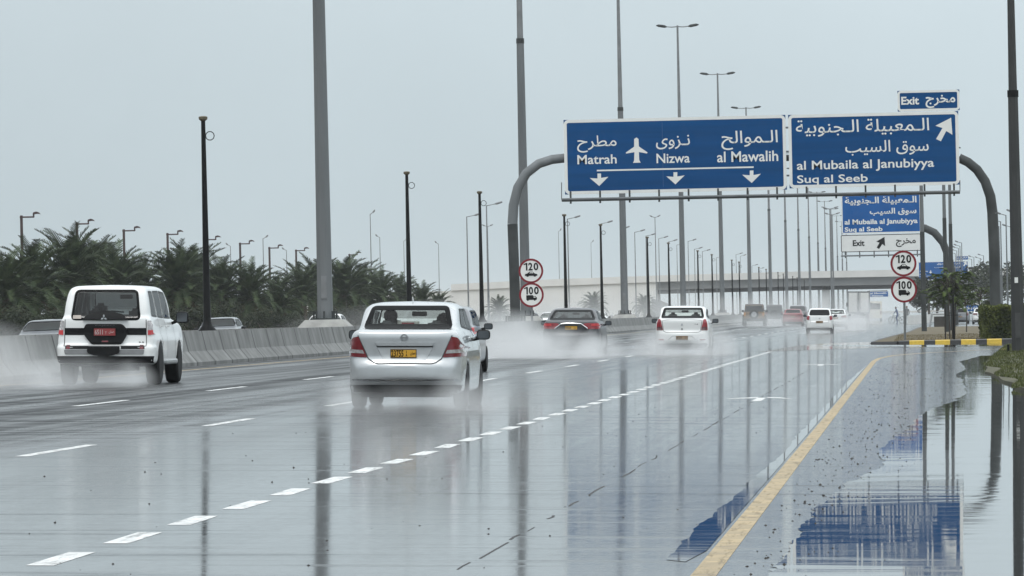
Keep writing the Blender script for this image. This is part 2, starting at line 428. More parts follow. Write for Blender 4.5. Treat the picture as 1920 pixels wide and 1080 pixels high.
# verge, traffic island and kerbs
GRASSG = mat('wet_grass_soil', (.058, .056, .024), .8, var=.45, scale=1.3, bump=.5, bscale=14)
vz = lambda x, y: -CF*1.2+min(.16, max(0.012, .07*(x-.9)))
P = shore([(2.9, 194), (2.3, 170), (1.75, 150), (1.55, 128), (1.70, 110), (1.80, 97), (2.6, 60), (4, 40)], .05, 6)
P = P[:-6]+[(4, 40), (40, 40), (40, 205), (4.2, 203)]
g = MB(); g.slab(P, -.2, vz); struct(g.build('verge', GRASSG))
isl = [(-1.75, 238), (-.72, 237.4), (4.2, 237.4), (40, 237.4), (40, 430), (.35, 425), (-.35, 340), (-1.2, 285), (-1.6, 255)]
g = MB(); g.slab(isl, -.2, .10); struct(g.build('traffic_island', mat('dry_grass', (.105, .083, .042), .85, var=.45, scale=.9, bump=.4, bscale=8)))
KY = mat('yellow_kerb_paint', (.62, .42, .04), .5, var=.15, scale=9); KB = mat('black_kerb_paint', (.022, .022, .024), .5, var=.3, scale=9)
CONC = mat('weathered_concrete', (.30, .30, .285), .75, var=.2, scale=2.2, bump=.2, bscale=20)
g = MB(); x = -.70; k = 0
while x < 4.1:
    w = .44 if k % 2 == 0 else .60
    g.add([(x, 237, -.1), (x+w-.012, 237, -.1), (x+w-.012, 237.03, .12), (x, 237.03, .12), (x, 237.3, .15), (x+w-.012, 237.3, .15), (x, 237.39, -.1), (x+w-.012, 237.39, -.1)],
          [(0, 1, 2, 3), (3, 2, 5, 4), (4, 5, 7, 6), (0, 3, 4, 6), (1, 7, 5, 2)], k % 2 == 1)
    x += w; k += 1
struct(g.build('kerb', [KB, KY]))
g = MB(); g.tube([(-.72, 237.1, .03), (-1.75, 238, .02), (-1.65, 255, .02), (-1.25, 285, .02), (-.4, 340, .02), (.3, 425, .02)], .11, 6); struct(g.build('kerb', KB))
g = MB(); g.slab([(2.55, 181), (2.95, 181), (3.05, 186), (2.7, 186)], -.1, lambda x, y: .11)
o = g.build('kerb_stone', KY); tag(o, 'single yellow kerb stone at the edge of the flooded shoulder', 'kerb stone')

# median: barrier, fill
def barrier_mat():
    m = mat('barrier_concrete', (.175, .178, .172), .7, var=.25, scale=1.2, bump=.15, bscale=14)
    n = m.node_tree.nodes; l = m.node_tree.links; p = n['Principled BSDF']
    t = n.new('ShaderNodeTexCoord'); sp = n.new('ShaderNodeSeparateXYZ'); l.new(t.outputs['Object'], sp.inputs[0])
    def M(op, a, b):
        k = n.new('ShaderNodeMath'); k.operation = op
        for i, v in enumerate((a, b)):
            if isinstance(v, (int, float)): k.inputs[i].default_value = v
            else: l.new(v, k.inputs[i])
        return k.outputs[0]
    jt = M('LESS_THAN', M('FRACT', M('DIVIDE', sp.outputs['Y'], 3.7), 0), .05)
    mp = n.new('ShaderNodeMapping'); mp.inputs['Scale'].default_value = (1, .55, .06); l.new(t.outputs['Object'], mp.inputs[0])
    no = n.new('ShaderNodeTexNoise'); no.inputs['Scale'].default_value = 3; no.inputs['Detail'].default_value = 6; l.new(mp.outputs[0], no.inputs['Vector'])
    rr = n.new('ShaderNodeMapRange'); l.new(no.outputs['Fac'], rr.inputs[0])
    for i, v in ((1, .35), (2, .7), (3, 1.12), (4, .62)): rr.inputs[i].default_value = v
    src = p.inputs['Base Color'].links[0].from_socket
    mu = n.new('ShaderNodeVectorMath'); mu.operation = 'SCALE'; l.new(src, mu.inputs[0]); l.new(rr.outputs[0], mu.inputs['Scale'])
    mi = n.new('ShaderNodeMix'); mi.data_type = 'RGBA'; l.new(jt, mi.inputs['Factor']); l.new(mu.outputs[0], mi.inputs['A']); mi.inputs['B'].default_value = (.03, .03, .03, 1)
    l.new(mi.outputs['Result'], p.inputs['Base Color'])
    return m
BAR = barrier_mat()
def barrier(x0, sgn, label, y0=30, y1=1090):
    zb = gz(x0)
    prof = [(0, -.1), (0, .09), (.22, .36), (.34, .86), (.52, .86), (.52, -.1)]
    n = len(prof); V = []
    for yy in (y0, y1): V += [(x0-sgn*a, yy, zb+b) for a, b in prof]
    g = MB(); g.add(V, [tuple(range(n)), tuple(range(2*n-1, n-1, -1))]+[(i, (i+1) % n, (i+1) % n+n, i+n) for i in range(n)])
    o = g.build('concrete_barrier', BAR); tag(o, label, 'barrier')
    return o
barrier(-17.75, 1, 'long stained concrete barrier between the white suv\'s carriageway and the median')
barrier(-21.75, -1, 'concrete barrier on the far side of the median facing the oncoming cars')
MEDZ = gz(-18)+.80
g = MB(); g.box(-21.235, -18.265, 30, 1088, 0, MEDZ); struct(g.build('median_fill', mat('median_soil', (.24, .20, .175), .9, var=.2, scale=1.5)))

# ------------------------------------------------------------------ tall lighting masts in the median
STEEL = mat('galvanised_steel', (.145, .157, .163), .55, .1, var=.22, scale=1.1, streak=(1, 1, .12))
STEEL2 = mat('grey_lamp_steel', (.19, .20, .206), .55, .1, var=.15, scale=2)
DARKST = mat('dark_gantry_steel', (.046, .051, .051), .55, .1, var=.4, scale=.9, bump=.1, spec=.25)
BLACK = mat('black_painted_steel', (.005, .0055, .006), .5, var=.4, scale=3, spec=.12)
def make_mast():
    t = thing('lighting_mast', '', 'lamp post', group='tall grey lighting masts along the median')
    g = MB(); g.add([(-.95, -.95, -.05), (.95, -.95, -.05), (.95, .95, -.05), (-.95, .95, -.05), (-.62, -.62, .30), (.62, -.62, .30), (.62, .62, .30), (-.62, .62, .30)],
                    [(0, 1, 5, 4), (1, 2, 6, 5), (2, 3, 7, 6), (3, 0, 4, 7), (4, 5, 6, 7)]); g.build('plinth', CONC, t)
    g = MB(); g.tube([(0, 0, .36), (0, 0, 14.2)], [.27, .195], 8); g.build('lower_pole', STEEL, t)
    g = MB(); g.tube([(0, 0, 14.2), (0, 0, 24.6)], [.165, .085], 8); g.build('upper_pole', STEEL2, t)
    g = MB(); g.tube([(0, 0, 14.0), (0, 0, 14.25)], [.215, .21], 8); g.build('collar', DARKST, t)
    g = MB(); g.box(-.45, .45, -.45, .45, .303, .355)
    for a in range(8): w = a*math.pi/4; g.tube([(.38*math.cos(w), .38*math.sin(w), .35), (.38*math.cos(w), .38*math.sin(w), .58)], .035, 6)
    g.build('base_flange', DARKST, t)
    g = MB(); g.box(-.09, .09, -.285, -.22, 1.0, 1.75); g.build('service_hatch', STEEL2, t)
    for s in (-1, 1):
        g = MB(); g.tube([(0, 0, 24.5), (s*.5, 0, 24.47), (s*1.0, 0, 24.52)], [.05, .045, .04], 8); g.build('arm', STEEL2, t)
        g = MB(); g.tube([(s*.9, 0, 24.50), (s*1.1, 0, 24.54), (s*1.6, 0, 24.62), (s*1.8, 0, 24.63)], [.05, .13, .12, .04], 8, sq=1.0)
        g.build('lamp_head', DARKST, t)
    return t
mast = make_mast()
MAST_L = ['tall grey mast on a concrete plinth between the white suv and the silver sedan',
          'tall grey mast rising just behind the gantry\'s median pillar and its speed limit signs',
          'tall grey mast behind the gantry sign, between the dark sedan and white sedan',
          'grey twin-armed mast over the words Nizwa, highest visible lamp heads',
          'grey twin-armed mast behind the sign board, second highest visible lamp heads',
          'grey twin-armed mast behind the sign board over al Mawalih, third highest lamp heads',
          'thin grey mast seen below the join of the two sign boards',
          'thin grey mast just past the join of the sign boards, above the red car']
for k in range(16):
    Y = 193.5+100.4*k
    lab = MAST_L[k] if k < 8 else 'very thin distant grey mast fading into the haze near the overpass'
    loc = (-19.5, Y, MEDZ-.01)
    if k == 0: mast.location = loc; mast['label'] = lab
    else: copy_tree(mast, loc, lab)

# black unlit posts between the masts
GOLD = mat('tarnished_cap', (.13, .11, .07), .5, .2, var=.2, scale=9)
def make_post():
    t = thing('black_post', '', 'post', group='black posts along the median')
    g = MB(); g.lathe([(-.02, .27), (.05, .26), (.18, .15), (.32, .105), (2.6, .085), (5.85, .058)], 'z', n=10); g.build('shaft', BLACK, t, True)
    g = MB(); g.lathe([(5.83, .06), (5.88, .12), (5.95, .125), (5.97, .07)], 'z', n=10); g.build('cap', GOLD, t, True)
    g = MB(); P = [(.06+.12*(1-math.cos(a)), 0, 5.42+.12*math.sin(a)) for a in [2*math.pi*i/10 for i in range(11)]]; g.tube(P, .014, 5); g.build('hook', BLACK, t)
    return t
post = make_post()
POSTY = [161, 226, 264, 328, 366, 430, 467, 530, 567, 629, 655, 738, 774, 841, 875, 942, 978, 1040]
POST_L = ['tall black post beside the white suv, standing before the palms', 'black post directly behind the silver sedan\'s roof', 'black post behind the grey hatchback\'s roof',
          'black post rising behind the dark sedan\'s roof', 'black post just past the dark sedan\'s mirror', 'black post midway between the dark sedan and the white sedan with red tail lights',
          'black post behind the white saloon\'s rear window', 'black post past the white saloon\'s roof, before the overpass', 'black post beside the white saloon\'s door mirror']
for k, Y in enumerate(POSTY):
    lab = POST_L[k] if k < len(POST_L) else 'short thin distant black post before the hazy overpass'
    if k == 0: post.location = (-19.5, Y, MEDZ); post['label'] = lab
    else: copy_tree(post, (-19.5, Y, MEDZ), lab)

# ================================================================== sign gantries
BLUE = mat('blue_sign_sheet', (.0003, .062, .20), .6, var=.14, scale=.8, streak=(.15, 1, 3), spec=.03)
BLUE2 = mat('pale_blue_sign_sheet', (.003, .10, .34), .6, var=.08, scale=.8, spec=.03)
WHITE = mat('white_sign_sheet', (.78, .79, .77), .4, var=.04, scale=2, spec=.35)
INK = mat('black_sign_ink', (.005, .005, .0055), .6, var=.1, spec=.1)
RED = mat('red_sign_ring', (.20, .012, .022), .5, var=.12, scale=3, spec=.2)
BACK = mat('sign_aluminium', (.34, .35, .36), .45, .4, var=.12)
def board(parent, lab, px0, py0, px1, py1, Y, sheet, edge, bw, rad, name='sign_board'):
    """a flat board with a rounded border; corners given where they stand at distance Y"""
    a = W(px0, py0, Y); b = W(px1, py1, Y); x0, x1, z1, z0 = a.x, b.x, a.z, b.z
    g = MB(); g.box(x0, x1, Y, Y+.07, z0, z1)
    bd = g.build(name, [sheet], parent); bd['label'] = lab
    g = MB()
    ring(g, rrect(x0, x1, z0, z1, rad), rrect(x0+bw, x1-bw, z0+bw, z1-bw, max(rad-bw, .03)), Y-.008)
    g.build('border', edge, bd)
    g = MB(); n = max(2, int((x1-x0)/1.2))
    for i in range(n): xx = x0+(i+.5)*(x1-x0)/n; g.box(xx-.04, xx+.04, Y+.072, Y+.17, z0+.03, z1-.03)
    g.build('backing_rail', BACK, bd)
    return bd, (x0, x1, z0, z1)
def put(mb, s, b, Y, bold=.012):
    """writing s fitted into the photograph's box b, on the board's face"""
    cx = (b[0]+b[2])/2; cy = (b[1]+b[3])/2
    c = W(cx, cy, Y); k = Y/FPX
    w = (b[2]-b[0])*k*1.004; h = (b[3]-b[1]-abs(b[2]-b[0])*.021*.6)*k
    write(mb, s, c.x-w/2, c.z-h/2, c.x+w/2, c.z+h/2, Y-.012, 0, bold)
def pts(mb, P, Y, dy=.012): flat(mb, [(W(a, b, Y).x, W(a, b, Y).z) for a, b in P], Y-dy)
def mapz(P, sc, ox, oy): return [(a/sc+ox, b/sc+oy) for a, b in P]

YG = 285.0
t = thing('sign_gantry', 'wide arched gantry with two big blue direction boards spanning the wet road', 'sign gantry', (0, 0, 0))
arc = [(967, 610), (964, 500), (961, 420), (963, 385), (971, 352), (987, 325), (1010, 307), (1035, 299), (1062, 296)]
def arch(P, Y, z0):
    Q = [W(a, b, Y) for a, b in P]
    if z0 is not None: Q[0].z = z0
    return Q
A = arch(arc, YG+.45, MEDZ-.02)
Bq = arch([(1798, 296), (1815, 304), (1832, 318), (1847, 340), (1857, 368), (1861, 400), (1864, 470), (1867, 600)], YG+.45, None); Bq[-1].z = -.05
g = MB(); g.tube(A[:3], .255, 16); g.build('pillar', DARKST, t, True)
g = MB(); g.tube(Bq[-3:], .265, 16); g.build('pillar', DARKST, t, True)
g = MB(); g.tube(A[2:], [.25, .245, .24, .235, .23, .23, .225], 16); g.build('bent_arm', STEEL, t, True)
g = MB(); g.tube(Bq[:-2], [.225, .23, .235, .24, .25, .258], 16); g.build('bent_arm', DARKST, t, True)
g = MB(); g.tube([A[-1], Bq[0]], .16, 12); g.build('upper_beam', DARKST, t)
for k in range(3):
    z = W(1430, 240+45*k, YG).z
    g = MB(); g.tube([(W(1062, 300, YG).x, YG+.24, z), (W(1796, 300, YG).x, YG+.24, z)], .05, 6); g.build('sheeting_rail', STEEL, t)
pc = A[0]
g = MB(); g.box(pc.x-.55, pc.x+.55, pc.y-.55, pc.y+.55, MEDZ-.02, MEDZ+.05)
for a in range(8): w = a*math.pi/4; g.tube([(pc.x+.45*math.cos(w), pc.y+.45*math.sin(w), MEDZ), (pc.x+.45*math.cos(w), pc.y+.45*math.sin(w), MEDZ+.32)], .05, 6)
g.build('base_flange', DARKST, t)
a = W(1053, 374, YG-.5); b = W(1800, 359, YG-.5)
g = MB(); g.tube([a, b], .065, 8); g.tube([a+Vector((0, .12, -.07)), b+Vector((0, .12, -.07))], .05, 6); g.build('walkway_beam', STEEL, t)
for k in range(14):
    px = 1070+55.3*k; c = W(px, 372-(px-1070)*.0205, YG-.42)
    g = MB(); g.box(c.x-.045, c.x+.045, c.y-.05, c.y+.05, c.z-.26, c.z+.34); g.build('bracket', DARKST, t)
g = MB(); g.tube([W(1053, 374, YG-.5), W(1053, 342, YG-.5)], .025, 5); g.tube([W(1800, 359, YG-.5), W(1800, 338, YG-.5)], .025, 5); g.build('end_post', STEEL, t)
# left board: straight on
bd, _ = board(t, 'board with Matrah, Nizwa and al Mawalih over three down arrows', 1056.5, 225, 1475.5, 355.5, YG, BLUE, WHITE, .15, .24)
g = MB()
for s, b in ((shape('مطرح'), (1082, 253.5, 1156, 286)), ('Matrah', (1082.6, 289.5, 1156.2, 308)), (shape('نـزوى'), (1230, 253, 1293.3, 280)), ('Nizwa', (1231, 287, 1293.3, 306)),
             (shape('الـموالح'), (1352.6, 244, 1458, 281)), ('al Mawalih', (1344.7, 282.5, 1458.8, 304))): put(g, s, b, YG, .006 if ord(s[0]) > 255 else .014)
g.build('lettering', WHITE, bd); g = MB()
pts(g, mapz([(622, 420), (640, 408), (656, 420), (659, 478), (727, 525), (722, 533), (659, 522), (662, 585), (673, 605), (613, 607), (622, 588), (624, 523), (560, 534), (556, 527), (622, 480)], 4.174, 1040, 160), YG); g.build('aeroplane_symbol', WHITE, bd); g = MB()
pts(g, mapz([(330, 661), (1557, 634), (1557, 646), (330, 673)], 4.174, 1040, 160), YG); g.build('lane_bar', WHITE, bd)
for P in ([(335, 690), (363, 690), (363, 724), (420, 716), (349, 788), (275, 725), (335, 729)], [(930, 680), (960, 680), (960, 713), (1017, 705), (945, 775), (874, 712), (930, 716)], [(1527, 667), (1556, 666), (1556, 702), (1614, 692), (1542, 764), (1468, 700), (1527, 704)]):
    g = MB(); pts(g, mapz(P, 4.174, 1040, 160), YG); g.build('down_arrow', WHITE, bd)
for px in (1241,):
    g = MB(); pts(g, [(px, 229.5), (px+.9, 229.5), (px+3.2, 351), (px+2.3, 351)], YG, .003); g.build('panel_seam', mat('sheet_seam', (.012, .075, .22), .6), bd)
# right board: the exit
bd, _ = board(t, 'board with al Mubaila al Janubiyya, Suq al Seeb and slanting arrow', 1477.5, 215.5, 1799.5, 346, YG, BLUE, WHITE, .15, .24)
g = MB()
for s, b in ((shape('الـمعبيلة الـجنوبية'), (1493, 221.5, 1741, 256)), (shape('سوق السيب'), (1585.5, 261.5, 1740.5, 292)), ('al Mubaila al Janubiyya', (1495, 297.5, 1750.5, 322.5)), ('Suq al Seeb', (1495, 326.5, 1626.5, 347.5))):
    put(g, s, b, YG, .006 if ord(s[0]) > 255 else .014)
g.build('lettering', WHITE, bd); g = MB()
pts(g, mapz([(1455, 318), (1466, 462), (1414, 430), (1369, 517), (1328, 498), (1382, 405), (1322, 386)], 4.5, 1460, 150), YG)
g.build('slanting_arrow', WHITE, bd)
bd, _ = board(t, 'small Exit tab on top of the gantry', 1682.5, 170.5, 1799.5, 206.5, YG, BLUE, WHITE, .11, .17)
g = MB(); put(g, 'Exit', (1690, 181, 1723, 196.5), YG, .03); put(g, shape('مخرج'), (1735.6, 177.5, 1791, 202.5), YG, .02); g.build('lettering', WHITE, bd)

# second gantry: a bent cantilever at the exit itself
Y2 = 524.0
t = thing('sign_gantry', 'bent cantilever gantry with blue board above a white Exit panel', 'sign gantry')
Q = arch([(1600, 428), (1735, 428), (1752, 436), (1768, 455), (1779, 482), (1786, 515), (1790, 600)], Y2+.5, None); Q[-1].z = -.1
g = MB(); g.tube(Q, [.36, .36, .355, .35, .35, .35, .36], 14); g.build('bent_pillar', DARKST, t, True)
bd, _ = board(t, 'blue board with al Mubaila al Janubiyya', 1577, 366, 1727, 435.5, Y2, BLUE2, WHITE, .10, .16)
g = MB()
for s, b in ((shape('الـمعبيلة الـجنوبية'), (1584.5, 367.5, 1718, 385.5)), (shape('سوق السيب'), (1631, 389, 1718, 404.5)), ('al Mubaila al Janubiyya', (1584, 409.5, 1720, 423.5)), ('Suq al Seeb', (1584, 425, 1654.5, 437))): put(g, s, b, Y2, .03)
g.build('lettering', WHITE, bd)
bd, _ = board(t, 'white Exit panel with black arrow', 1576.5, 441, 1727, 470, Y2, WHITE, INK, .06, .14)
g = MB(); put(g, 'Exit', (1599, 450, 1620.8, 461.5), Y2, .03); put(g, shape('مخرج'), (1680, 446.5, 1717, 463), Y2, .02)
g.build('lettering', INK, bd); g = MB()
pts(g, mapz([(322, 308), (326, 364), (308, 352), (289, 382), (274, 374), (292, 343), (271, 337)], 3.272, 1560, 350), Y2)
g.build('slanting_arrow', INK, bd)
a = W(1577, 480, Y2-.5); b = W(1727, 477, Y2-.5)
g = MB(); g.tube([a, b], .07, 8); g.build('walkway_beam', STEEL, t)
for k in range(6):
    c = W(1585+27*k, 477.5-27*k*.02, Y2-.42); g = MB(); g.box(c.x-.05, c.x+.05, c.y-.05, c.y+.05, c.z-.3, c.z+.3); g.build('bracket', DARKST, t)

# third gantry far down the road, and the small blue signs beyond it
Y3 = 930.0
t = thing('sign_gantry', 'distant gantry with wide blue board behind the bushy young tree', 'sign gantry')
Q = arch([(1560, 500), (1840, 494), (1850, 500), (1855, 514), (1857, 590)], Y3+.6, None); Q[-1].z = -.1
g = MB(); g.tube(Q[1:], .3, 10); g.build('bent_pillar', DARKST, t, True)
g = MB(); g.tube([W(1722, 506, Y3+.6), W(1840, 502, Y3+.6)], .2, 8); g.build('beam', DARKST, t)
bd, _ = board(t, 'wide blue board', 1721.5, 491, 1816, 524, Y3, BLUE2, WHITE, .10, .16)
g = MB()
for s, b in ((shape('سوق'), (1757, 492.5, 1770, 497)), (shape('السيب'), (1752, 500, 1770, 502.5)), ('Suq', (1724.5, 507.5, 1739, 510)), ('al Seeb', (1724.5, 512.5, 1737, 515)), (shape('المعبيلة'), (1790, 492, 1800, 496)), (shape('الجنوبية'), (1790, 499, 1800, 503))): put(g, s, b, Y3, .03)
pts(g, [(1724, 517.6), (1800, 516.3), (1800, 517), (1724, 518.3)], Y3)
for cx, cy, r in ((1745, 510, 3.2), (1753, 522, 3.0), (1803, 521, 2.6)): pts(g, [(cx-r*.25, cy-r), (cx+r*.25, cy-r), (cx+r*.25, cy-r*.1), (cx+r, cy-r*.1), (cx, cy+r), (cx-r, cy-r*.1), (cx-r*.25, cy-r*.1)], Y3)
pts(g, [(1812, 489), (1813, 497), (1810.5, 495.5), (1808, 499.5), (1806, 498), (1808.5, 494), (1806, 492.5)], Y3)
g.build('lettering', WHITE, bd)
bd, _ = board(t, 'small tab on top of the wide blue board', 1792, 480, 1816, 487.5, Y3, BLUE2, WHITE, .08, .1)
g = MB(); put(g, shape('مخرج'), (1801, 481, 1813, 486.5), Y3, .03); put(g, 'Exit', (1793.5, 482, 1799, 485.5), Y3, .03); g.build('lettering', WHITE, bd)
t = thing('sign_gantry', 'farthest blue overhead sign, seen under the overpass above the truck', 'sign gantry')
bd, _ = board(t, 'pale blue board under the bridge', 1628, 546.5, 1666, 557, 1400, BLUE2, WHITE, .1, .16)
g = MB(); put(g, 'al Mawalih', (1632, 548, 1662, 551.5), 1400, .03); put(g, 'Nizwa', (1636, 553, 1656, 556), 1400, .03); g.build('lettering', WHITE, bd)
Q = arch([(1612, 556), (1618, 550), (1630, 547), (1664, 546)], 1400.4, None); g = MB(); g.tube([Vector((Q[0].x-.6, 1400.4, -.1))]+Q, .25, 8); g.build('bent_pillar', DARKST, t, True)

# round speed limit signs
def limit_sign(label, cx, cy1, cy2, rpx, Y, base, postpx):
    t = thing('speed_limit_sign', label, 'road sign', group='pairs of round speed limit signs')
    k = Y/FPX; r = rpx*k
    c1 = W(cx, cy1, Y); c2 = W(cx+(cy2-cy1)*.02, cy2, Y); c2.x = c1.x
    pb = W(*postpx, Y)
    g = MB(); g.tube([(c1.x, Y+.09, base), (c1.x, Y+.09, c1.z+r*.7)], .055, 8); g.build('post', STEEL, t)
    for c, num in ((c1, '120'), (c2, '100')):
        g = MB(); g.lathe([(Y, r*.99), (Y+.03, r*.99)], 'y', (c.x, 0, c.z), 40); d = g.build('disc', WHITE, t); d['label'] = 'disc limiting '+('cars to 120' if num == '120' else 'trucks to 100')
        g = MB(); n = 40
        o_ = [(c.x+r*math.cos(2*math.pi*i/n), c.z+r*math.sin(2*math.pi*i/n)) for i in range(n)]; i_ = [(c.x+r*.84*math.cos(2*math.pi*i/n), c.z+r*.84*math.sin(2*math.pi*i/n)) for i in range(n)]
        ring(g, o_, i_, Y-.008); g.build('red_ring', RED, d)
        g = MB(); zb, zt = c.z+.04*r, c.z+.66*r
        flat(g, [(c.x+a*r, zb+b*(zt-zb)) for a, b in ((-.40, 0), (-.28, 0), (-.28, 1), (-.37, 1), (-.60, .82), (-.56, .70), (-.40, .80))], Y-.012)
        write(g, num[1], c.x-.20*r, zb, c.x+.14*r, zt, Y-.012, 0, .03); write(g, num[2], c.x+.22*r, zb, c.x+.60*r, zt, Y-.012, 0, .03); g.build('numerals', INK, d)
        if num == '120':
            P = [(-.5, -.3), (-.48, -.16), (-.3, -.12), (-.12, .02), (.14, .02), (.3, -.12), (.5, -.18), (.52, -.3), (.4, -.32), (.36, -.38), (.24, -.38), (.2, -.31), (-.18, -.31), (-.22, -.38), (-.34, -.38), (-.38, -.31)]
            g = MB(); flat(g, [(c.x+a*r, c.z+b*r-.05) for a, b in P], Y-.012); g.build('car_symbol', INK, d)
            g = MB()
            for P in ([(-.14, -.1), (-.05, -.02), (0, -.02), (0, -.1)], [(.03, -.1), (.03, -.02), (.12, -.02), (.2, -.1)]): flat(g, [(c.x+a*r, c.z+b*r-.05) for a, b in P], Y-.016)
            g.build('car_window', WHITE, d)
        else:
            P = [(-.42, -.02), (.14, -.02), (.14, -.1), (.32, -.1), (.44, -.22), (.44, -.38), (.34, -.4), (.30, -.47), (.22, -.47), (.18, -.4), (-.22, -.4), (-.26, -.47), (-.34, -.47), (-.38, -.4), (-.42, -.4)]
            g = MB(); flat(g, [(c.x+a*r, c.z+b*r) for a, b in P], Y-.012); g.build('truck_symbol', INK, d)
            g = MB(); flat(g, [(c.x+a*r, c.z+b*r) for a, b in [(.18, -.22), (.18, -.14), (.28, -.14), (.36, -.22)]], Y-.016); g.build('truck_window', WHITE, d)
    return t
limit_sign('pair of round speed limit discs in the median beside the gantry pillar', 995.5, 508, 553, 23.3, 284, MEDZ, (997, 600))
limit_sign('pair of round speed limit discs on the grass traffic island', 1694, 494, 543, 24.4, 252, .05, (1694, 640))

# ================================================================== overpass
WCONC = mat('pale_concrete', (.70, .69, .66), .7, var=.08, scale=.25, bump=.1, bscale=3)
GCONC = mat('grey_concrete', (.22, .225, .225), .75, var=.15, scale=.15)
YB = 1120.0
t = thing('overpass', 'long pale concrete road bridge crossing over the whole motorway in the haze', 'bridge')
def zpx(px, py): return W(px, py, YB).z
topL = [(W(px, py, YB).x, W(px, py, YB).z) for px, py in ((846, 533), (1000, 525), (1250, 516), (1500, 509), (1700, 505.5), (1900, 503), (2100, 503))]
botL = [(W(px, py, YB).x, W(px, py, YB).z) for px, py in ((846, 545), (1000, 538), (1250, 528), (1500, 521.5), (1700, 518), (1900, 515), (2100, 514))]
g = MB(); g.prism(topL+botL[::-1], YB-.4, YB); g.build('parapet', WCONC, t)
g = MB(); g.prism(topL+botL[::-1], YB+12, YB+12.3); g.build('parapet', WCONC, t)
s = 2
gird = [(x, z) for x, z in botL[s:]]; gb = [(x, z-1.55) for x, z in botL[s:]]
x0 = W(1232, 530, YB).x; gird[0] = (x0, gird[0][1]); gb[0] = (x0, gb[0][1])
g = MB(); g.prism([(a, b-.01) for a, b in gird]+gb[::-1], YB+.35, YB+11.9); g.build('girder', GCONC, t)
soff = [(a, b-.02) for a, b in gb]; sb = [(a, b-.75) for a, b in gb]
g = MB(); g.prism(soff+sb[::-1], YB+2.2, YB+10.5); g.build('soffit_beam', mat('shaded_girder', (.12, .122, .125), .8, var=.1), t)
xw = [p for p in botL[:3]]; xa = x0
g = MB(); g.prism([(xw[0][0]-60, xw[0][1]-1.4), xw[0], xw[1], (xa, botL[2][1])]+[(xa, -.1), (xw[0][0]-60, -.1)], YB-.05, YB+12.2); g.build('abutment_wall', WCONC, t)
for px in (1548, 1835):
    xx = W(px, 560, YB).x
    for yy in (YB+3, YB+9):
        g = MB(); g.box(xx-.7, xx+.7, yy-.8, yy+.8, -.1, W(px, 540, YB).z+.3); g.build('pier', WCONC, t)
# retaining slope under the left approach
g = MB(); g.slab([(x0-1, YB-3), (x0+9, YB+2), (x0+9, YB+11), (x0-1, YB+12)], -.1, lambda x, y: 4.6 if x < x0+2 else .2)
o = g.build('slope_paving', GCONC); struct(o)

# ================================================================== street lamps of every kind
def single_lamp(name, label, h, armlen, group, m, side=1, up=.25):
    t = thing(name, label, 'street lamp', group=group)
    g = MB(); g.tube([(0, 0, 0), (0, 0, h*.28), (0, 0, h)], [.10, .085, .05], 8); g.build('pole', m, t)
    g = MB(); g.tube([(0, 0, h-.04), (side*armlen*.55, 0, h+up*.4)], [.04, .035], 6); g.build('arm', m, t)
    g = MB(); g.tube([(side*armlen*.5, 0, h+up*.4), (side*armlen*.62, 0, h+up*.5), (side*armlen*.95, 0, h+up), (side*armlen, 0, h+up)], [.035, .10, .09, .03], 6); g.build('lamp_head', m, t)
    return t
def place(proto, used, px, py, X, label, h, base=None):
    """a copy whose lamp top meets the photograph at px,py when it stands at lateral position X"""
    s = (1716-px)/(-X); Y = FPX/s
    p = W(px, py, Y)
    z = (base if base is not None else 0)
    loc = (p.x, Y, z); sc = (p.z-z)/h
    if not used:
        used.append(1); proto.location = loc; proto['label'] = label; proto.scale = (1, 1, sc); return proto
    c = copy_tree(proto, loc, label); c.scale = (1, 1, sc); return c
BROWN = mat('brown_lamp_steel', (.045, .022, .022), .5, var=.3, scale=4)
def crank_lamp():
    t = thing('street_lamp', '', 'street lamp', group='brown crank-armed lamps behind the palms')
    g = MB(); g.tube([(0, 0, 0), (0, 0, 7.9)], [.11, .09], 8); g.build('pole', BROWN, t)
    g = MB(); g.tube([(-.1, 0, 7.80), (.80, 0, 7.80)], .055, 6); g.tube([(.77, 0, 7.78), (.77, 0, 8.0)], .055, 6); g.build('arm', BROWN, t)
    g = MB(); g.prism([(.73, 7.94), (.76, 8.06), (.95, 8.11), (1.10, 8.06), (1.20, 7.95), (1.02, 7.98)], -.16, .16); g.build('lamp_head', BROWN, t)
    return t
cl = crank_lamp(); us = []
for i, (px, py) in enumerate(((40, 404), (144, 417), (232, 430), (314, 437), (386, 447), (450, 455), (505, 463), (555, 468), (655, 476))):
    lab = ['brown crank-armed lamp tallest of its row, above the palms at the frame\'s edge', 'brown crank-armed lamp above the tallest palm fronds', 'brown crank-armed lamp above the white suv\'s roof', 'brown crank-armed lamp between the white suv and tall black post',
           'brown crank-armed lamp whose arm pokes out from behind the tall black post', 'brown crank-armed lamp next past the tall black post', 'brown crank-armed lamp before the light-crowned tree', 'brown crank-armed lamp nearest before the thick grey mast', 'brown crank-armed lamp top showing just past the thick grey mast'][i]
    place(cl, us, px, py, -55, lab, 7.9)
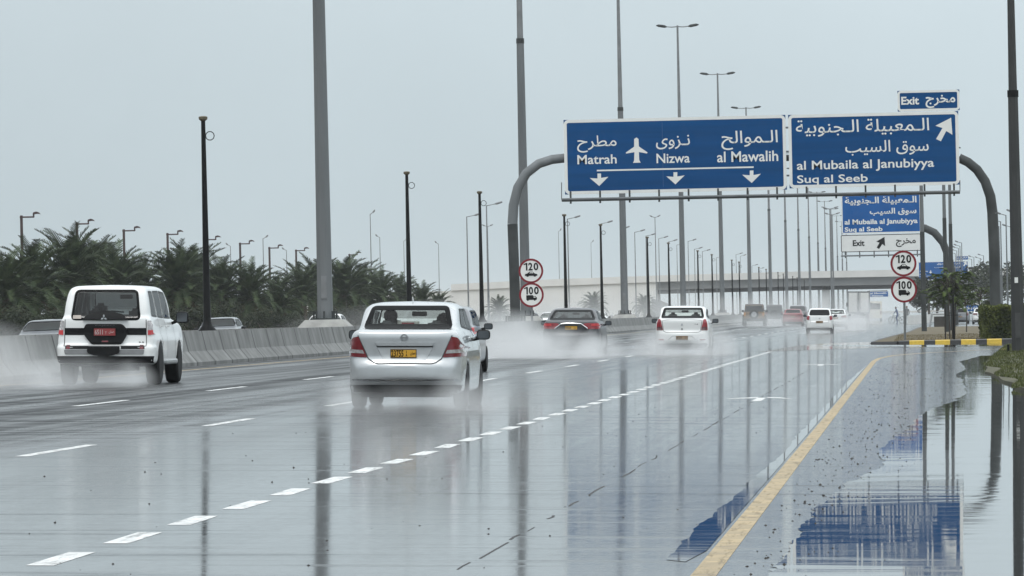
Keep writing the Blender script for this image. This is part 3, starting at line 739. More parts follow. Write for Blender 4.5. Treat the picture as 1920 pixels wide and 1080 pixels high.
# grey lamps beyond the oncoming carriageway
lp = single_lamp('street_lamp', '', 11, 1.4, 'grey single-armed lamps beyond the oncoming lanes', STEEL2, 1); us = []
GL = [(912, 385, -37), (875, 406, -43), (1064, 410, -37), (1127, 419, -37), (1190, 435, -37), (1163, 429, -43), (1211, 442, -37), (1235, 447, -37), (1253, 453, -37), (1269, 459, -43), (1290, 452, -37), (1302, 467, -37), (1317, 471, -37), (1343, 483, -37), (1380, 477, -37), (1388, 480, -40), (1410, 498, -37), (1422, 504, -37)]
GLL = ['grey arm lamp beside the black post over the grey hatchback', 'grey arm lamp just before the black post over the grey hatchback', 'grey arm lamp rising behind the dark sedan', 'grey arm lamp beside the black post past the dark sedan', 'grey arm lamp past the mast behind the sign gantry', 'grey arm lamp just before the mast behind the sign gantry']
for i, (a, b, X) in enumerate(GL):
    place(lp, us, a, b, X, GLL[i] if i < len(GLL) else 'thin far grey arm lamp before the overpass, its arm pointing to the road', 11)
lq = single_lamp('street_lamp', '', 10, .65, 'short-armed grey lamps of the roads behind the palms', STEEL2, 1, .3); us = []
for a, b, X, lab in ((694, 401, -70, 'grey lamp rising over the palms between the grey mast and black post'), (493, 447, -80, 'grey lamp over the palms in line with the light-crowned tree'), (757, 452, -90, 'grey lamp half hidden by the black post behind the silver sedan'),
                     (1047, 434, -75, 'grey lamp standing on the bridge approach beside the speed limit discs'), (1108, 455, -75, 'grey lamp standing on the bridge approach behind the dark sedan')): place(lq, us, a, b, X, lab, 10)
lr = single_lamp('street_lamp', '', 10, .65, 'short-armed grey lamps of the roads behind the palms', STEEL2, -1, .3); us = []
for a, b, X, lab in ((712, 445, -80, 'grey lamp with arm turned away, over the palms past the grey mast'), (822, 457, -85, 'grey lamp with arm turned away, past the last palms'), (537, 469, -90, 'small grey lamp with arm turned away beside the light-crowned tree'), (432, 461, -95, 'small grey lamp with arm turned away past the tall black post')): place(lr, us, a, b, X, lab, 10)
def twin_lamp(name, label, h, arm, group):
    t = thing(name, label, 'street lamp', group=group)
    g = MB(); g.tube([(0, 0, 0), (0, 0, h*.3), (0, 0, h)], [.12, .09, .055], 8); g.build('pole', STEEL2, t)
    for s in (-1, 1):
        g = MB(); g.tube([(0, 0, h-.05), (s*arm*.5, 0, h+.05)], .04, 6); g.build('arm', STEEL2, t)
        g = MB(); g.tube([(s*arm*.45, 0, h+.03), (s*arm*.6, 0, h+.08), (s*arm, 0, h+.2)], [.03, .1, .04], 6); g.build('lamp_head', STEEL2, t)
    return t
tw = twin_lamp('street_lamp', '', 12, .8, 'twin-armed grey lamps around the bridge'); us = []
for a, b, X, lab in ((1228, 407, -38, 'twin-armed grey lamp between the two masts behind the sign board'), (914, 424, -60, 'twin-armed grey lamp seen close behind the grey arm lamps'), (1556, 391, -8, 'twin-armed lamp under the sign gantry, taller of two before the blue exit board'), (1560, 402, -8.3, 'twin-armed lamp under the sign gantry, lower of two before the blue exit board')): place(tw, us, a, b, X, lab, 12)

# lamps on the right: verge mast, island lamps, service road row
VERGE = mat('dark_wet_mast_steel', (.026, .0275, .0275), .55, .0, var=.3, scale=1.2)
t = thing('lighting_mast', 'thick dark mast on the grass verge, closest to the camera', 'lamp post', (2.98, 172, .09))
g = MB(); g.tube([(0, 0, 0), (0, 0, 7.6)], [.205, .155], 8); g.build('lower_pole', VERGE, t)
g = MB(); g.tube([(0, 0, 7.6), (0, 0, 13)], [.135, .09], 8); g.build('upper_pole', VERGE, t)
g = MB(); g.tube([(0, 0, 7.45), (0, 0, 7.65)], .175, 8); g.build('collar', BLACK, t)
g = MB(); g.box(-.075, .075, -.215, -.15, .42, 1.15); g.build('service_hatch', mat('hatch_steel', (.05, .052, .052), .5, .1, var=.2), t)
g = MB(); g.box(-.34, .34, -.34, .34, 0, .035)
for a, b in ((-.29, -.29), (.29, -.29), (-.29, .29), (.29, .29)): g.tube([(a, b, .03), (a, b, .22)], .035, 6)
g.build('base_flange', BLACK, t)
g = MB(); g.box(-.07, .03, -.225, -.2, 2.02, 2.18); g.build('tag_plate', WHITE, t)
g = MB(); g.tube([(0, 0, 12.9), (-1.6, 0, 13.2)], .05, 6); g.build('arm', VERGE, t)
g = MB(); g.tube([(-1.5, 0, 13.15), (-1.7, 0, 13.2), (-2.2, 0, 13.3)], [.05, .12, .05], 6); g.build('lamp_head', VERGE, t)
def island_lamp(label, px, pyb, topz, Y, thick=.17):
    x = W(px, pyb, Y).x
    t = thing('street_lamp', label, 'street lamp', (x, Y, .05), group='lamps on the traffic island')
    g = MB(); g.tube([(0, 0, 0), (0, 0, topz*.62)], [thick, thick*.85], 8); g.build('lower_pole', DARKST, t)
    g = MB(); g.tube([(0, 0, topz*.62), (0, 0, topz)], [thick*.78, thick*.6], 8); g.build('upper_pole', STEEL, t)
    g = MB(); g.tube([(0, 0, topz-.05), (.5, 0, topz+.02)], .04, 6); g.build('arm', STEEL, t)
    g = MB(); g.tube([(.4, 0, topz), (.55, 0, topz+.03), (1.0, 0, topz-.05)], [.03, .09, .03], 6); g.build('lamp_head', DARKST, t)
island_lamp('island lamp with small lamp arm, next to the white Exit panel', 1733, 618, 9.5, 345, .17)
island_lamp('island lamp closest behind the bushy tree, first of two close poles', 1775, 612, 10.4, 330, .14)
island_lamp('island lamp behind the bushy tree, second of two close poles', 1786, 612, 10.3, 350, .14)
ls = single_lamp('street_lamp', '', 10, .85, 'lamps along the service road past the hedge', STEEL, -1, .25); us = []
for i, (a, b, X) in enumerate(((1886, 403, 8.2), (1876, 415, 8.2), (1873, 424, 8.2), (1870, 438, 8.2), (1803, 455, 5.9), (1800, 461, 6.0), (1797, 465, 6.1), (1794, 470, 6.2), (1791, 475, 6.2), (1826, 482, 9), (1822, 486, 9), (1844, 479, 10), (1838, 484, 10), (1905, 398, 9), (1896, 425, 9))):
    labs = ['service road lamp with arm towards the gantry\'s outer pillar, tallest there']
    place(ls, us, a, b, X, labs[0] if i == 0 else 'far grey lamp of the service road row beyond the island and hedge', 10)

# ================================================================== vegetation
PALMLEAF = leafmat('palm_leaf', (.012, .023, .010), (.066, .092, .038), 2.2)
PALMDRY = leafmat('dry_palm_leaf', (.05, .04, .022), (.11, .085, .045), .9)
BARK = mat('palm_bark', (.065, .052, .04), .9, var=.4, scale=5, bump=.6, bscale=10)
BUSH = leafmat('dark_shrub_leaf', (.010, .016, .009), (.042, .052, .026), 1.3)
BUSH2 = leafmat('light_shrub_leaf', (.03, .052, .016), (.075, .105, .035), 1.2)
GREY = leafmat('thin_tree_leaf', (.05, .062, .045), (.10, .115, .08), 1.2)
def frond(mb, base, az, el, L, droop, n=30, lw=.07, ll=.50):
    p = Vector(base); pts_ = [p.copy()]; e = el; step = L/n
    for i in range(n):
        d = Vector((math.cos(e)*math.cos(az), math.cos(e)*math.sin(az), math.sin(e))); p = p+d*step; pts_.append(p.copy()); e -= droop/n*(.4+1.2*i/n)
    k_ = max(2, n//6); Q_ = pts_[::k_]+[pts_[-1]]; mb.tube(Q_, [.034*(1-.85*i/(len(Q_)-1)) for i in range(len(Q_))], 4, cap=False)
    for i in range(2, n+1):
        t = (pts_[i]-pts_[i-1]).normalized(); sd = t.cross(Vector((0, 0, 1))); sd = sd.normalized() if sd.length > 1e-3 else Vector((1, 0, 0)); upv = sd.cross(t)
        u = i/n; l = ll*(1.15-.75*u**2)*(.55 if i < 4 else 1)*random.uniform(.85, 1.15)
        for s in (-1, 1):
            dirv = (sd*s*.72+t*.62+upv*random.uniform(.12, .42)).normalized(); q = pts_[i]; w = t*lw*.5
            m_ = q+dirv*l*.6; tip = q+dirv*l+Vector((0, 0, -.09*l))
            mb.add([q-w, q+w, m_+w*.8, tip, m_-w*.8], [(0, 1, 2, 3, 4)])
def make_palm(h, nf, L, seed, label=''):
    random.seed(seed)
    t = thing('date_palm', label, 'palm tree', group='date palms beyond the oncoming carriageway')
    g = MB(); k = 10
    g.tube([(.08*math.sin(i*.6), .05*math.cos(i), h*i/k) for i in range(k+1)], [.30-.06*i/k+(.025 if i % 2 else 0) for i in range(k+1)], 9); g.build('trunk', BARK, t)
    g = MB()
    for i in range(nf):
        u = i/nf; el = R(86-105*u**1.15)+random.uniform(-.12, .12); az = i*2.39996+random.uniform(-.3, .3)
        frond(g, (.1*math.cos(az), .1*math.sin(az), h+.25-.45*u), az, el, L*random.uniform(.82, 1.1), R(58+42*u)*random.uniform(.8, 1.3))
    g.build('crown', PALMLEAF, t)
    g = MB()
    for i in range(9):
        az = i*.7+random.uniform(-.2, .2); frond(g, (.15*math.cos(az), .15*math.sin(az), h-.2), az, R(-25)+random.uniform(-.3, .1), L*random.uniform(.6, .8), R(40), 12)
    g.build('dead_fronds', PALMDRY, t)
    return t
PV = [make_palm(3.1, 62, 2.75, 11), make_palm(2.7, 58, 2.6, 12), make_palm(3.4, 64, 2.9, 13)]
random.seed(21)
PL = [(10, 470, -46), (60, 452, -47), (128, 425, -46), (172, 436, -50), (215, 458, -46), (262, 475, -48), (330, 458, -44), (362, 455, -50), (415, 478, -46), (468, 488, -44), (520, 515, -44), (566, 490, -45), (596, 480, -48), (642, 478, -44), (676, 490, -47), (712, 503, -44), (752, 515, -46), (790, 528, -44), (822, 545, -46), (935, 555, -46), (1112, 546, -46), (1208, 552, -44)]
PLL = ['date palm cut by the frame\'s edge under the tallest brown lamp', 'date palm before the tallest brown crank-armed lamp', 'date palm with the highest upright fronds of all, beside the second brown lamp', 'date palm just past the second brown lamp, leaning fronds', 'date palm straight above the white suv\'s roof', 'date palm above the white suv\'s roof corner, below the third brown lamp',
       'date palm above the white suv\'s door mirror', 'date palm whose fronds stand just before the tall black post', 'date palm just past the tall black post', 'date palm midway between tall black post and grey mast', 'low date palm before the light-crowned tree', 'date palm just before the thick grey mast', 'date palm half hidden behind the thick grey mast', 'date palm just past the thick grey mast', 'date palm between grey mast and black post, second past the mast', 'date palm in the fading row, third past the mast',
       'date palm standing just before the black post over the silver sedan', 'date palm just past the black post over the silver sedan', 'last small date palm of the long row, before the white ramp wall', 'lone date palm between grey hatchback and gantry pillar', 'date palm behind the dark sedan in front of the ramp wall', 'hazy date palm before the ramp wall, just past the mast behind the sign gantry']
used = [0, 0, 0]
for i, (px, py, X) in enumerate(PL):
    v = i % 3; s = (1716-px)/(-X); Y = FPX/s; p = W(px, py, Y)
    top = (5.65, 5.1, 6.05)[v]
    sc = (p.z+.07)/top
    loc = (p.x, Y, -.07)
    if not used[v]: used[v] = 1; o = PV[v]; o.location = loc; o['label'] = PLL[i]; o.scale = (sc,)*3
    else: o = copy_tree(PV[v], loc, PLL[i], scale=sc)
    o.rotation_euler.z = random.uniform(0, 6.28)
for i in range(13):
    px = 20+64*i+random.uniform(-12, 12); X = -51-random.uniform(0, 4); s = (1716-px)/(-X); Y = FPX/s; v = random.randrange(3)
    lim = 470+.00013*px*px
    p = W(px, lim+random.uniform(25, 45), Y); sc = max(.55, (p.z+.07)/(5.65, 5.1, 6.05)[v])
    o = copy_tree(PV[v], (X, Y, -.07), 'dark date palm of the dense back row filling gaps between the front palms', scale=sc); o.rotation_euler.z = random.uniform(0, 6.28)
def leafball(mb, c, r, n, size, flat=.8):
    for _ in range(n):
        d = Vector((random.gauss(0, 1), random.gauss(0, 1), random.gauss(0, 1))).normalized(); rr = random.uniform(.62, 1.06)
        p = Vector(c)+Vector((d.x*r[0], d.y*r[1], d.z*r[2]))*rr
        a = Vector((random.gauss(0, 1), random.gauss(0, 1), random.gauss(0, .6))).normalized(); b = a.cross(d); b = b.normalized() if b.length > .05 else Vector((0, 0, 1))
        s = size*random.uniform(.6, 1.4)
        mb.add([p-a*s, p+b*s*.5, p+a*s, p-b*s*.5], [(0, 1, 2, 3)])
def make_shrub(seed, m, n=11, label=''):
    random.seed(seed); t = thing('shrub', label, 'shrub', group='dark shrubs filling the strip under the palms')
    g = MB()
    for i in range(5): a = i*1.3; g.tube([(0, 0, 0), (.5*math.cos(a), .5*math.sin(a), .9), (1.0*math.cos(a), 1.0*math.sin(a), 1.7)], [.07, .05, .02], 5)
    g.build('stem', BARK, t)
    g = MB()
    for i in range(n):
        c = (random.uniform(-1.5, 1.5), random.uniform(-1.1, 1.1), random.uniform(.4, 2.3)); r = random.uniform(.5, .95); leafball(g, c, (r, r, r*.85), 620, .075)
    g.build('foliage', m, t); return t
SV = [make_shrub(31, BUSH), make_shrub(32, BUSH), make_shrub(33, BUSH2, 8)]
random.seed(41); used = [0]*3
spots = [(px, -40.5-random.uniform(0, 2.5)) for px in range(-10, 850, 30)]+[(px, -47-random.uniform(0, 3)) for px in range(5, 830, 60)]+[(900, -42), (1080, -44), (1120, -43), (1150, -44), (1190, -43), (1225, -43), (1040, -44)]
for i, (px, X) in enumerate(spots):
    v = 2 if px in (58, 194, 432) or px == 1120 else i % 2
    s = (1716-px)/(-X); Y = FPX/s; loc = (X, Y, -.07); sc = random.uniform(.62, 1.0)*(1.0 if px < 700 else .8)
    lab = {0: 'dark dense shrub merging into the hedge-like strip under the palms', 1: 'dark dense shrub merging into the hedge-like strip under the palms', 2: 'lighter green round shrub standing out in the strip under the palms'}[v]
    if not used[v]: used[v] = 1; o = SV[v]; o.location = loc; o['label'] = lab; o.scale = (sc,)*3
    else: o = copy_tree(SV[v], loc, lab, scale=sc)
    o.rotation_euler.z = random.uniform(0, 6.28)
# the pale thin-crowned tree between posts and masts
random.seed(51)
pt = W(528, 500, 440)
t = thing('broadleaf_tree', 'pale thin-crowned tree between the tall black post and grey mast', 'tree', (pt.x, 440, -.07))
g = MB(); g.tube([(0, 0, 0), (.1, 0, 2), (0, .1, 3.4)], [.16, .13, .09], 7)
for a in range(6): w = a*1.05; g.tube([(0, .1, 2.6+a*.12), (1.0*math.cos(w), 1.0*math.sin(w), 3.9+a*.12), (1.9*math.cos(w), 1.9*math.sin(w), 4.7+a*.1)], [.07, .045, .015], 5)
g.build('trunk', BARK, t)
g = MB()
for i in range(16): leafball(g, (random.uniform(-2.6, 2.6), random.uniform(-2, 2), random.uniform(3.6, 5.3)), (.55, .55, .4), 45, .12)
g.build('crown', GREY, t)
# boundary wall glimpsed between the palm trunks
a = W(-20, 590, 410); g = MB(); g.box(-58.4, -58, 300, 560, -.1, 2.3)
for k in range(27): g.box(-57.99, -57.8, 300+10*k-.2, 300+10*k+.2, -.1, 2.42)
o = g.build('boundary_wall', WCONC); tag(o, 'low white boundary wall glimpsed between the palm trunks', 'wall')

# young drooping tree on the island, several thin stems
random.seed(61)
FEATH = leafmat('feathery_leaf', (.030, .050, .014), (.10, .14, .036), 2.5)
def feather_tree(label, loc, stems, h, spread, ncl):
    t = thing('young_tree', label, 'tree', loc, group='thin-stemmed young trees on the island')
    tops = []
    g = MB()
    for i in range(stems):
        a = i*2.4; x = .22*math.cos(a)*(stems > 1); y = .5*math.sin(a)*(stems > 1)
        tp = (x*1.6+random.uniform(-.1, .1), y, h*random.uniform(.72, .95)); g.tube([(x, y, 0), (x*1.1+random.uniform(-.05, .05), y, h*.4), tp], [.04, .033, .018], 6); tops.append(Vector(tp))
    for k in range(ncl//2):
        s = random.choice(tops); e = s+Vector((random.uniform(-1, 1)*spread*.7, random.uniform(-1, 1)*spread*.7, random.uniform(-.9, .35))); g.tube([s-Vector((0, 0, .5)), (s+e)/2+Vector((0, 0, .15)), e], [.018, .014, .006], 4, cap=False)
    g.build('trunk', mat('thin_stem_bark', (.05, .042, .035), .8, var=.3), t)
    g = MB()
    for k in range(ncl):
        s = random.choice(tops); az = random.uniform(0, 6.28); rad = random.uniform(.05, 1)**.7*spread; b = s+Vector((rad*math.cos(az)*.45, rad*math.sin(az)*.45, random.uniform(-1.05, .35)*h*.28))
        frond(g, b, az, random.uniform(-.1, .7), random.uniform(.45, .95)*spread*.75, R(70)*random.uniform(.6, 1.3), 11, .06, .20)
    g.build('crown', FEATH, t)
    return t
x = W(1780, 630, 252).x
feather_tree('bushy drooping young tree in front of the bent cantilever pillar', (x, 252, .1), 4, 3.1, 1.08, 105)
x = W(1838, 610, 330).x
feather_tree('smaller thin young tree beside the hedge, sparse top', (x, 330, .1), 1, 2.9, .95, 45)
x = W(1812, 612, 322).x
feather_tree('slender young tree between bushy tree and hedge', (x, 322, .1), 1, 2.3, .7, 30)
x = W(1749, 640, 242).x
t = thing('stake', 'thin dark stake standing in the island grass before the bushy tree', 'stake', (W(1789, 640, 243).x, 243, .08)); g = MB(); g.tube([(0, 0, 0), (0, 0, 1.9)], .035, 6); g.tube([(-.3, 0, 1.05), (.3, 0, 1.05)], .012, 5); g.build('stake_shaft', BLACK, t)

# clipped hedge
random.seed(71)
HEDGE = leafmat('hedge_leaf', (.026, .038, .010), (.115, .135, .028), 1.6)
t = thing('hedge', 'clipped box-shaped green hedge on the grass island beside the dark mast', 'hedge', (0, 0, 0))
hx0, hx1, hy0, hy1, hz = 2.82, 12, 243, 256, 1.42
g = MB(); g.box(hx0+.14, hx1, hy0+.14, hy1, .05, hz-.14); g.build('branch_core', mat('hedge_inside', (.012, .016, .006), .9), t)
g = MB()
def hedge_leaves(n, fn):
    for _ in range(n):
        p = fn(); a = Vector((random.gauss(0, 1), random.gauss(0, 1), random.gauss(0, 1))).normalized(); b = a.cross(Vector((random.gauss(0, 1), random.gauss(0, 1), random.gauss(0, 1)))).normalized(); s = random.uniform(.03, .075)
        g.add([p-a*s, p+b*s*.6, p+a*s, p-b*s*.6], [(0, 1, 2, 3)])
wv = lambda u, v: .05*math.sin(u*3.1+v*2.2)+.04*math.sin(u*7.7+1)
hedge_leaves(9000, lambda: (lambda u, v: Vector((hx0+u, hy0+wv(u, v)+random.uniform(-.02, .16), v+.05)))(random.uniform(0, 3.4), random.uniform(0, hz)))
hedge_leaves(6000, lambda: (lambda u, v: Vector((hx0+wv(u, v)+random.uniform(-.02, .16), hy0+u, v+.05)))(random.uniform(0, 13), random.uniform(0, hz)))
hedge_leaves(6000, lambda: (lambda u, v: Vector((hx0+u, hy0+v, hz+wv(u, v)+random.uniform(-.12, .04))))(random.uniform(0, 4), random.uniform(0, 13)))
g.build('foliage', HEDGE, t)
# grass of the verge and the island, loose stones of the shoulder
random.seed(81)
GR = leafmat('grass_blade', (.04, .055, .016), (.12, .13, .045), .7)
g = MB()
def blades(n, fn, h):
    for _ in range(n):
        x, y, z = fn(); a = random.uniform(0, 6.28); hh = h*random.uniform(.4, 1.2); w = .012; dx, dy = random.gauss(0, .4)*hh, random.gauss(0, .4)*hh
        g.add([(x-w*math.cos(a), y-w*math.sin(a), z), (x+w*math.cos(a), y+w*math.sin(a), z), (x+dx, y+dy, z+hh)], [(0, 1, 2)])
def vpt():
    y = random.uniform(100, 200); x = max(1.75+.15*math.sin(y*.3), (y-148)*.026+1.72)+random.random()**1.5*3.2
    return x, y, vz(x, y)-.005
blades(17000, vpt, .06)
o = g.build('grass', GR); tag(o, 'short wet green grass on the muddy verge', 'grass', kind='stuff')
g = MB()
blades(9000, lambda: (random.uniform(-.9, 9), random.uniform(237.8, 300), .095), .05)
o = g.build('grass', leafmat('dry_grass_blade', (.09, .07, .03), (.20, .155, .07), .8)); tag(o, 'short brownish grass covering the traffic island', 'grass', kind='stuff')
g = MB()
def pebble(x, y, r):
    z = gz(x); k = [Vector((random.uniform(.6, 1.2)*r*c[0], random.uniform(.6, 1.2)*r*c[1], random.uniform(.5, 1)*r*c[2])) for c in ((1, 0, 0), (-1, 0, 0), (0, 1, 0), (0, -1, 0), (0, 0, 1))]
    g.add([(x+v.x, y+v.y, z+v.z) for v in k], [(0, 2, 4), (2, 1, 4), (1, 3, 4), (3, 0, 4)])
for _ in range(1900):
    y = 27+130*random.random()**1.2; x = -1.0+random.random()**.8*min(2.1, .3+y*.02); pebble(x, y, random.choice((.005, .006, .007, .008, .010, .014)))
for _ in range(90):
    y = 27+60*random.random(); x = random.uniform(-5, -1.2); pebble(x, y, random.choice((.005, .006, .010)))
for _ in range(45):
    y = 27+40*random.random(); x = random.uniform(-8, -4.9); pebble(x, y, random.choice((.006, .009, .013)))
o = g.build('gravel', mat('dark_grit', (.03, .027, .024), .8, var=.4)); tag(o, 'dark loose grit scattered over the wet shoulder', 'gravel', kind='stuff')

# ================================================================== vehicles
def smooth_poly(pts, n=3):
    """rounded closed outline through the points (Catmull-Rom)"""
    P = [np.array(p, float) for p in pts]; k = len(P); out = []
    for i in range(k):
        a, b, c, d = P[i-1], P[i], P[(i+1) % k], P[(i+2) % k]
        for j in range(n):
            t = j/n
            # tension keeps long straight runs straight
            m1 = (c-a)*.25; m2 = (d-b)*.25; l = np.linalg.norm(c-b)
            for m_ in (m1, m2):
                q = np.linalg.norm(m_)
                if q > l*.9: m_ *= l*.9/q
            out.append((2*t**3-3*t**2+1)*b+(t**3-2*t**2+t)*m1+(-2*t**3+3*t**2)*c+(t**3-t**2)*m2)
    return [tuple(p) for p in out]
def sdp(A, B, poly):
    """signed distance to a polygon, negative inside"""
    d = np.full(A.shape, 1e9); s = np.ones(A.shape)
    n = len(poly)
    for i in range(n):
        ax, ay = poly[i]; bx, by = poly[i-1]
        ex, ey = bx-ax, by-ay; wx, wy = A-ax, B-ay
        t = np.clip((wx*ex+wy*ey)/(ex*ex+ey*ey+1e-12), 0, 1)
        d = np.minimum(d, (wx-ex*t)**2+(wy-ey*t)**2)
        c1 = B >= ay; c2 = B < by; c3 = ex*wy > ey*wx
        s = np.where((c1 & c2 & c3) | (~c1 & ~c2 & ~c3), -s, s)
    return s*np.sqrt(d)
def smax(a, b, k):
    h = np.maximum(k-np.abs(a-b), 0)/k; return np.maximum(a, b)+h*h*k*.25
def smin(a, b, k): return -smax(-a, -b, k)
class Shell:
    """a car's outer skin as a distance field, cut by arches and window openings"""
    def __init__(s, W_, L, H, h):
        s.h = h; p = 3*h
        s.x = np.arange(-W_/2-p, W_/2+p+h, h); s.y = np.arange(-p, L+p+h, h); s.z = np.arange(.05, H+p+h, h)
    def ex(s, poly, ax):
        if ax == 'yz': A, B = np.meshgrid(s.y, s.z, indexing='ij'); return sdp(A, B, poly)[None, :, :]
        if ax == 'xz': A, B = np.meshgrid(np.abs(s.x), s.z, indexing='ij'); return sdp(A, B, poly)[:, None, :]
        if ax == 'xz+': A, B = np.meshgrid(s.x, s.z, indexing='ij'); return sdp(A, B, poly)[:, None, :]
        A, B = np.meshgrid(np.abs(s.x), s.y, indexing='ij'); return sdp(A, B, poly)[:, :, None]
    def nets(s, f):
        nx, ny, nz = f.shape; sg = f < 0
        idx = -np.ones((nx-1, ny-1, nz-1), int)
        cs = [(i, j, k) for i in (0, 1) for j in (0, 1) for k in (0, 1)]
        cor = {c: sg[c[0]:nx-1+c[0], c[1]:ny-1+c[1], c[2]:nz-1+c[2]] for c in cs}
        cnt = sum(v.astype(int) for v in cor.values()); act = (cnt > 0) & (cnt < 8)
        I = np.argwhere(act); idx[act] = np.arange(len(I))
        val = {c: f[I[:, 0]+c[0], I[:, 1]+c[1], I[:, 2]+c[2]] for c in cs}
        acc = np.zeros((len(I), 3)); num = np.zeros(len(I))
        for c in cs:
            for ax in range(3):
                if c[ax]: continue
                d = list(c); d[ax] = 1; d = tuple(d)
                a, b = val[c], val[d]; m = (a < 0) != (b < 0); t = np.where(m, a/(a-b+1e-12), 0)
                p = np.tile(np.array(c, float), (len(I), 1)); p[:, ax] += t
                acc[m] += p[m]; num[m] += 1
        V = I+acc/num[:, None]
        V = np.stack([s.x[0]+V[:, 0]*s.h, s.y[0]+V[:, 1]*s.h, s.z[0]+V[:, 2]*s.h], 1)
        F = []
        for ax in range(3):
            o = [1 if a == ax else 0 for a in range(3)]
            a = sg[:nx-o[0], :ny-o[1], :nz-o[2]]; b = sg[o[0]:, o[1]:, o[2]:]
            E_ = np.argwhere(a != b); u, v = [q for q in range(3) if q != ax]
            ok = (E_[:, u] > 0) & (E_[:, v] > 0) & (E_[:, u] < f.shape[u]-1) & (E_[:, v] < f.shape[v]-1); E_ = E_[ok]
            q = []
            for du, dv in ((1, 1), (0, 1), (0, 0), (1, 0)):
                C = E_.copy(); C[:, u] -= du; C[:, v] -= dv; q.append(idx[C[:, 0], C[:, 1], C[:, 2]])
            q = np.stack(q, 1); fl = sg[E_[:, 0], E_[:, 1], E_[:, 2]]
            if ax == 1: fl = ~fl
            q[~fl] = q[~fl][:, ::-1]; F.append(q)
        return V, np.concatenate(F)
    def sample(s, f, P):
        g = (P-np.array([s.x[0], s.y[0], s.z[0]]))/s.h
        g = np.clip(g, 0, np.array(f.shape)-1.001); i = g.astype(int); t = g-i; r = 0
        for a in (0, 1):
            for b in (0, 1):
                for c in (0, 1):
                    w = (t[:, 0] if a else 1-t[:, 0])*(t[:, 1] if b else 1-t[:, 1])*(t[:, 2] if c else 1-t[:, 2])
                    r = r+w*f[i[:, 0]+a, i[:, 1]+b, i[:, 2]+c]
        return r
    def grad(s, f, P):
        e = s.h*.8; return np.stack([s.sample(f, P+np.eye(3)[k]*e)-s.sample(f, P-np.eye(3)[k]*e) for k in range(3)], 1)/(2*e)
    def relax(s, f, V, n=3):
        for _ in range(n):
            d = s.sample(f, V); g = s.grad(f, V); V = V-np.clip(d/np.maximum((g**2).sum(1), .3), -.5*s.h, .5*s.h)[:, None]*g
        return V
    def project(s, uv, face, off, depth=0):
        """points of a flat drawing laid on the uncut skin, seen from 'rear','front','right','left'"""
        uv = np.array(uv, float); n = len(uv)
        ax = {'rear': 1, 'front': 1, 'right': 0, 'left': 0}[face]
        line = s.y if ax == 1 else s.x
        if face in ('front', 'right'): line = line[::-1]
        line = np.arange(line[0], line[-1], np.sign(line[1]-line[0])*s.h*.5)
        P = np.zeros((n, 3)); done = np.zeros(n, bool); res = np.zeros(n); prev = None
        for q in line:
            X = np.zeros((n, 3)); X[:, ax] = q
            if ax == 1: X[:, 0] = uv[:, 0]; X[:, 2] = uv[:, 1]
            else: X[:, 1] = uv[:, 0]; X[:, 2] = uv[:, 1]
            v = s.sample(s.f0, X)
            if prev is not None:
                m = (~done) & (v < 0) & (prev >= 0); t = prev[m]/(prev[m]-v[m]+1e-12); res[m] = q0+(q-q0)*t; done |= m
            prev = v; q0 = q
        if (~done).any() and done.any():
            if depth < 14:
                mis = ~done; c0 = np.array([0.0, uv[:, 1].mean()]) if ax == 1 else uv[done].mean(0)
                w = uv[mis]+(c0-uv[mis])*np.array([.018, .004]); sub = s.project(w, face, 0.0, depth+1)
                uv[mis] = sub[:, [0, 2]] if ax == 1 else sub[:, [1, 2]]; res[mis] = sub[:, ax]
            else: res[~done] = np.median(res[done])
        if ax == 1: P[:, 0] = uv[:, 0]; P[:, 2] = uv[:, 1]
        else: P[:, 1] = uv[:, 0]; P[:, 2] = uv[:, 1]
        P[:, ax] = res
        g = s.grad(s.f0, P); g /= np.maximum(np.linalg.norm(g, axis=1), .2)[:, None]
        return P+g*off
def resample(poly, st):
    out = []
    for a, b in zip(poly, poly[1:]+poly[:1]):
        n = max(1, int(math.hypot(b[0]-a[0], b[1]-a[1])/st))
        out += [(a[0]+(b[0]-a[0])*k/n, a[1]+(b[1]-a[1])*k/n) for k in range(n)]
    return out
def round_corners(poly, r, n=4):
    out = []; k = len(poly)
    for i in range(k):
        p = Vector(poly[i]); a = Vector(poly[i-1])-p; b = Vector(poly[(i+1) % k])-p; q = min(r, a.length*.45, b.length*.45)
        A = p+a.normalized()*q; B = p+b.normalized()*q
        for j in range(n+1):
            t = j/n; v = A*(1-t)**2+p*2*t*(1-t)+B*t*t; out.append((v.x, v.y))
    return out
def inset(poly, d):
    k = len(poly); A = sum(poly[i-1][0]*poly[i][1]-poly[i][0]*poly[i-1][1] for i in range(k)); sg = 1 if A > 0 else -1; out = []
    for i in range(k):
        a = Vector(poly[i-1]); b = Vector(poly[(i+1) % k]); t = (b-a).normalized(); out.append((poly[i][0]-t.y*d*sg, poly[i][1]+t.x*d*sg))
    return out
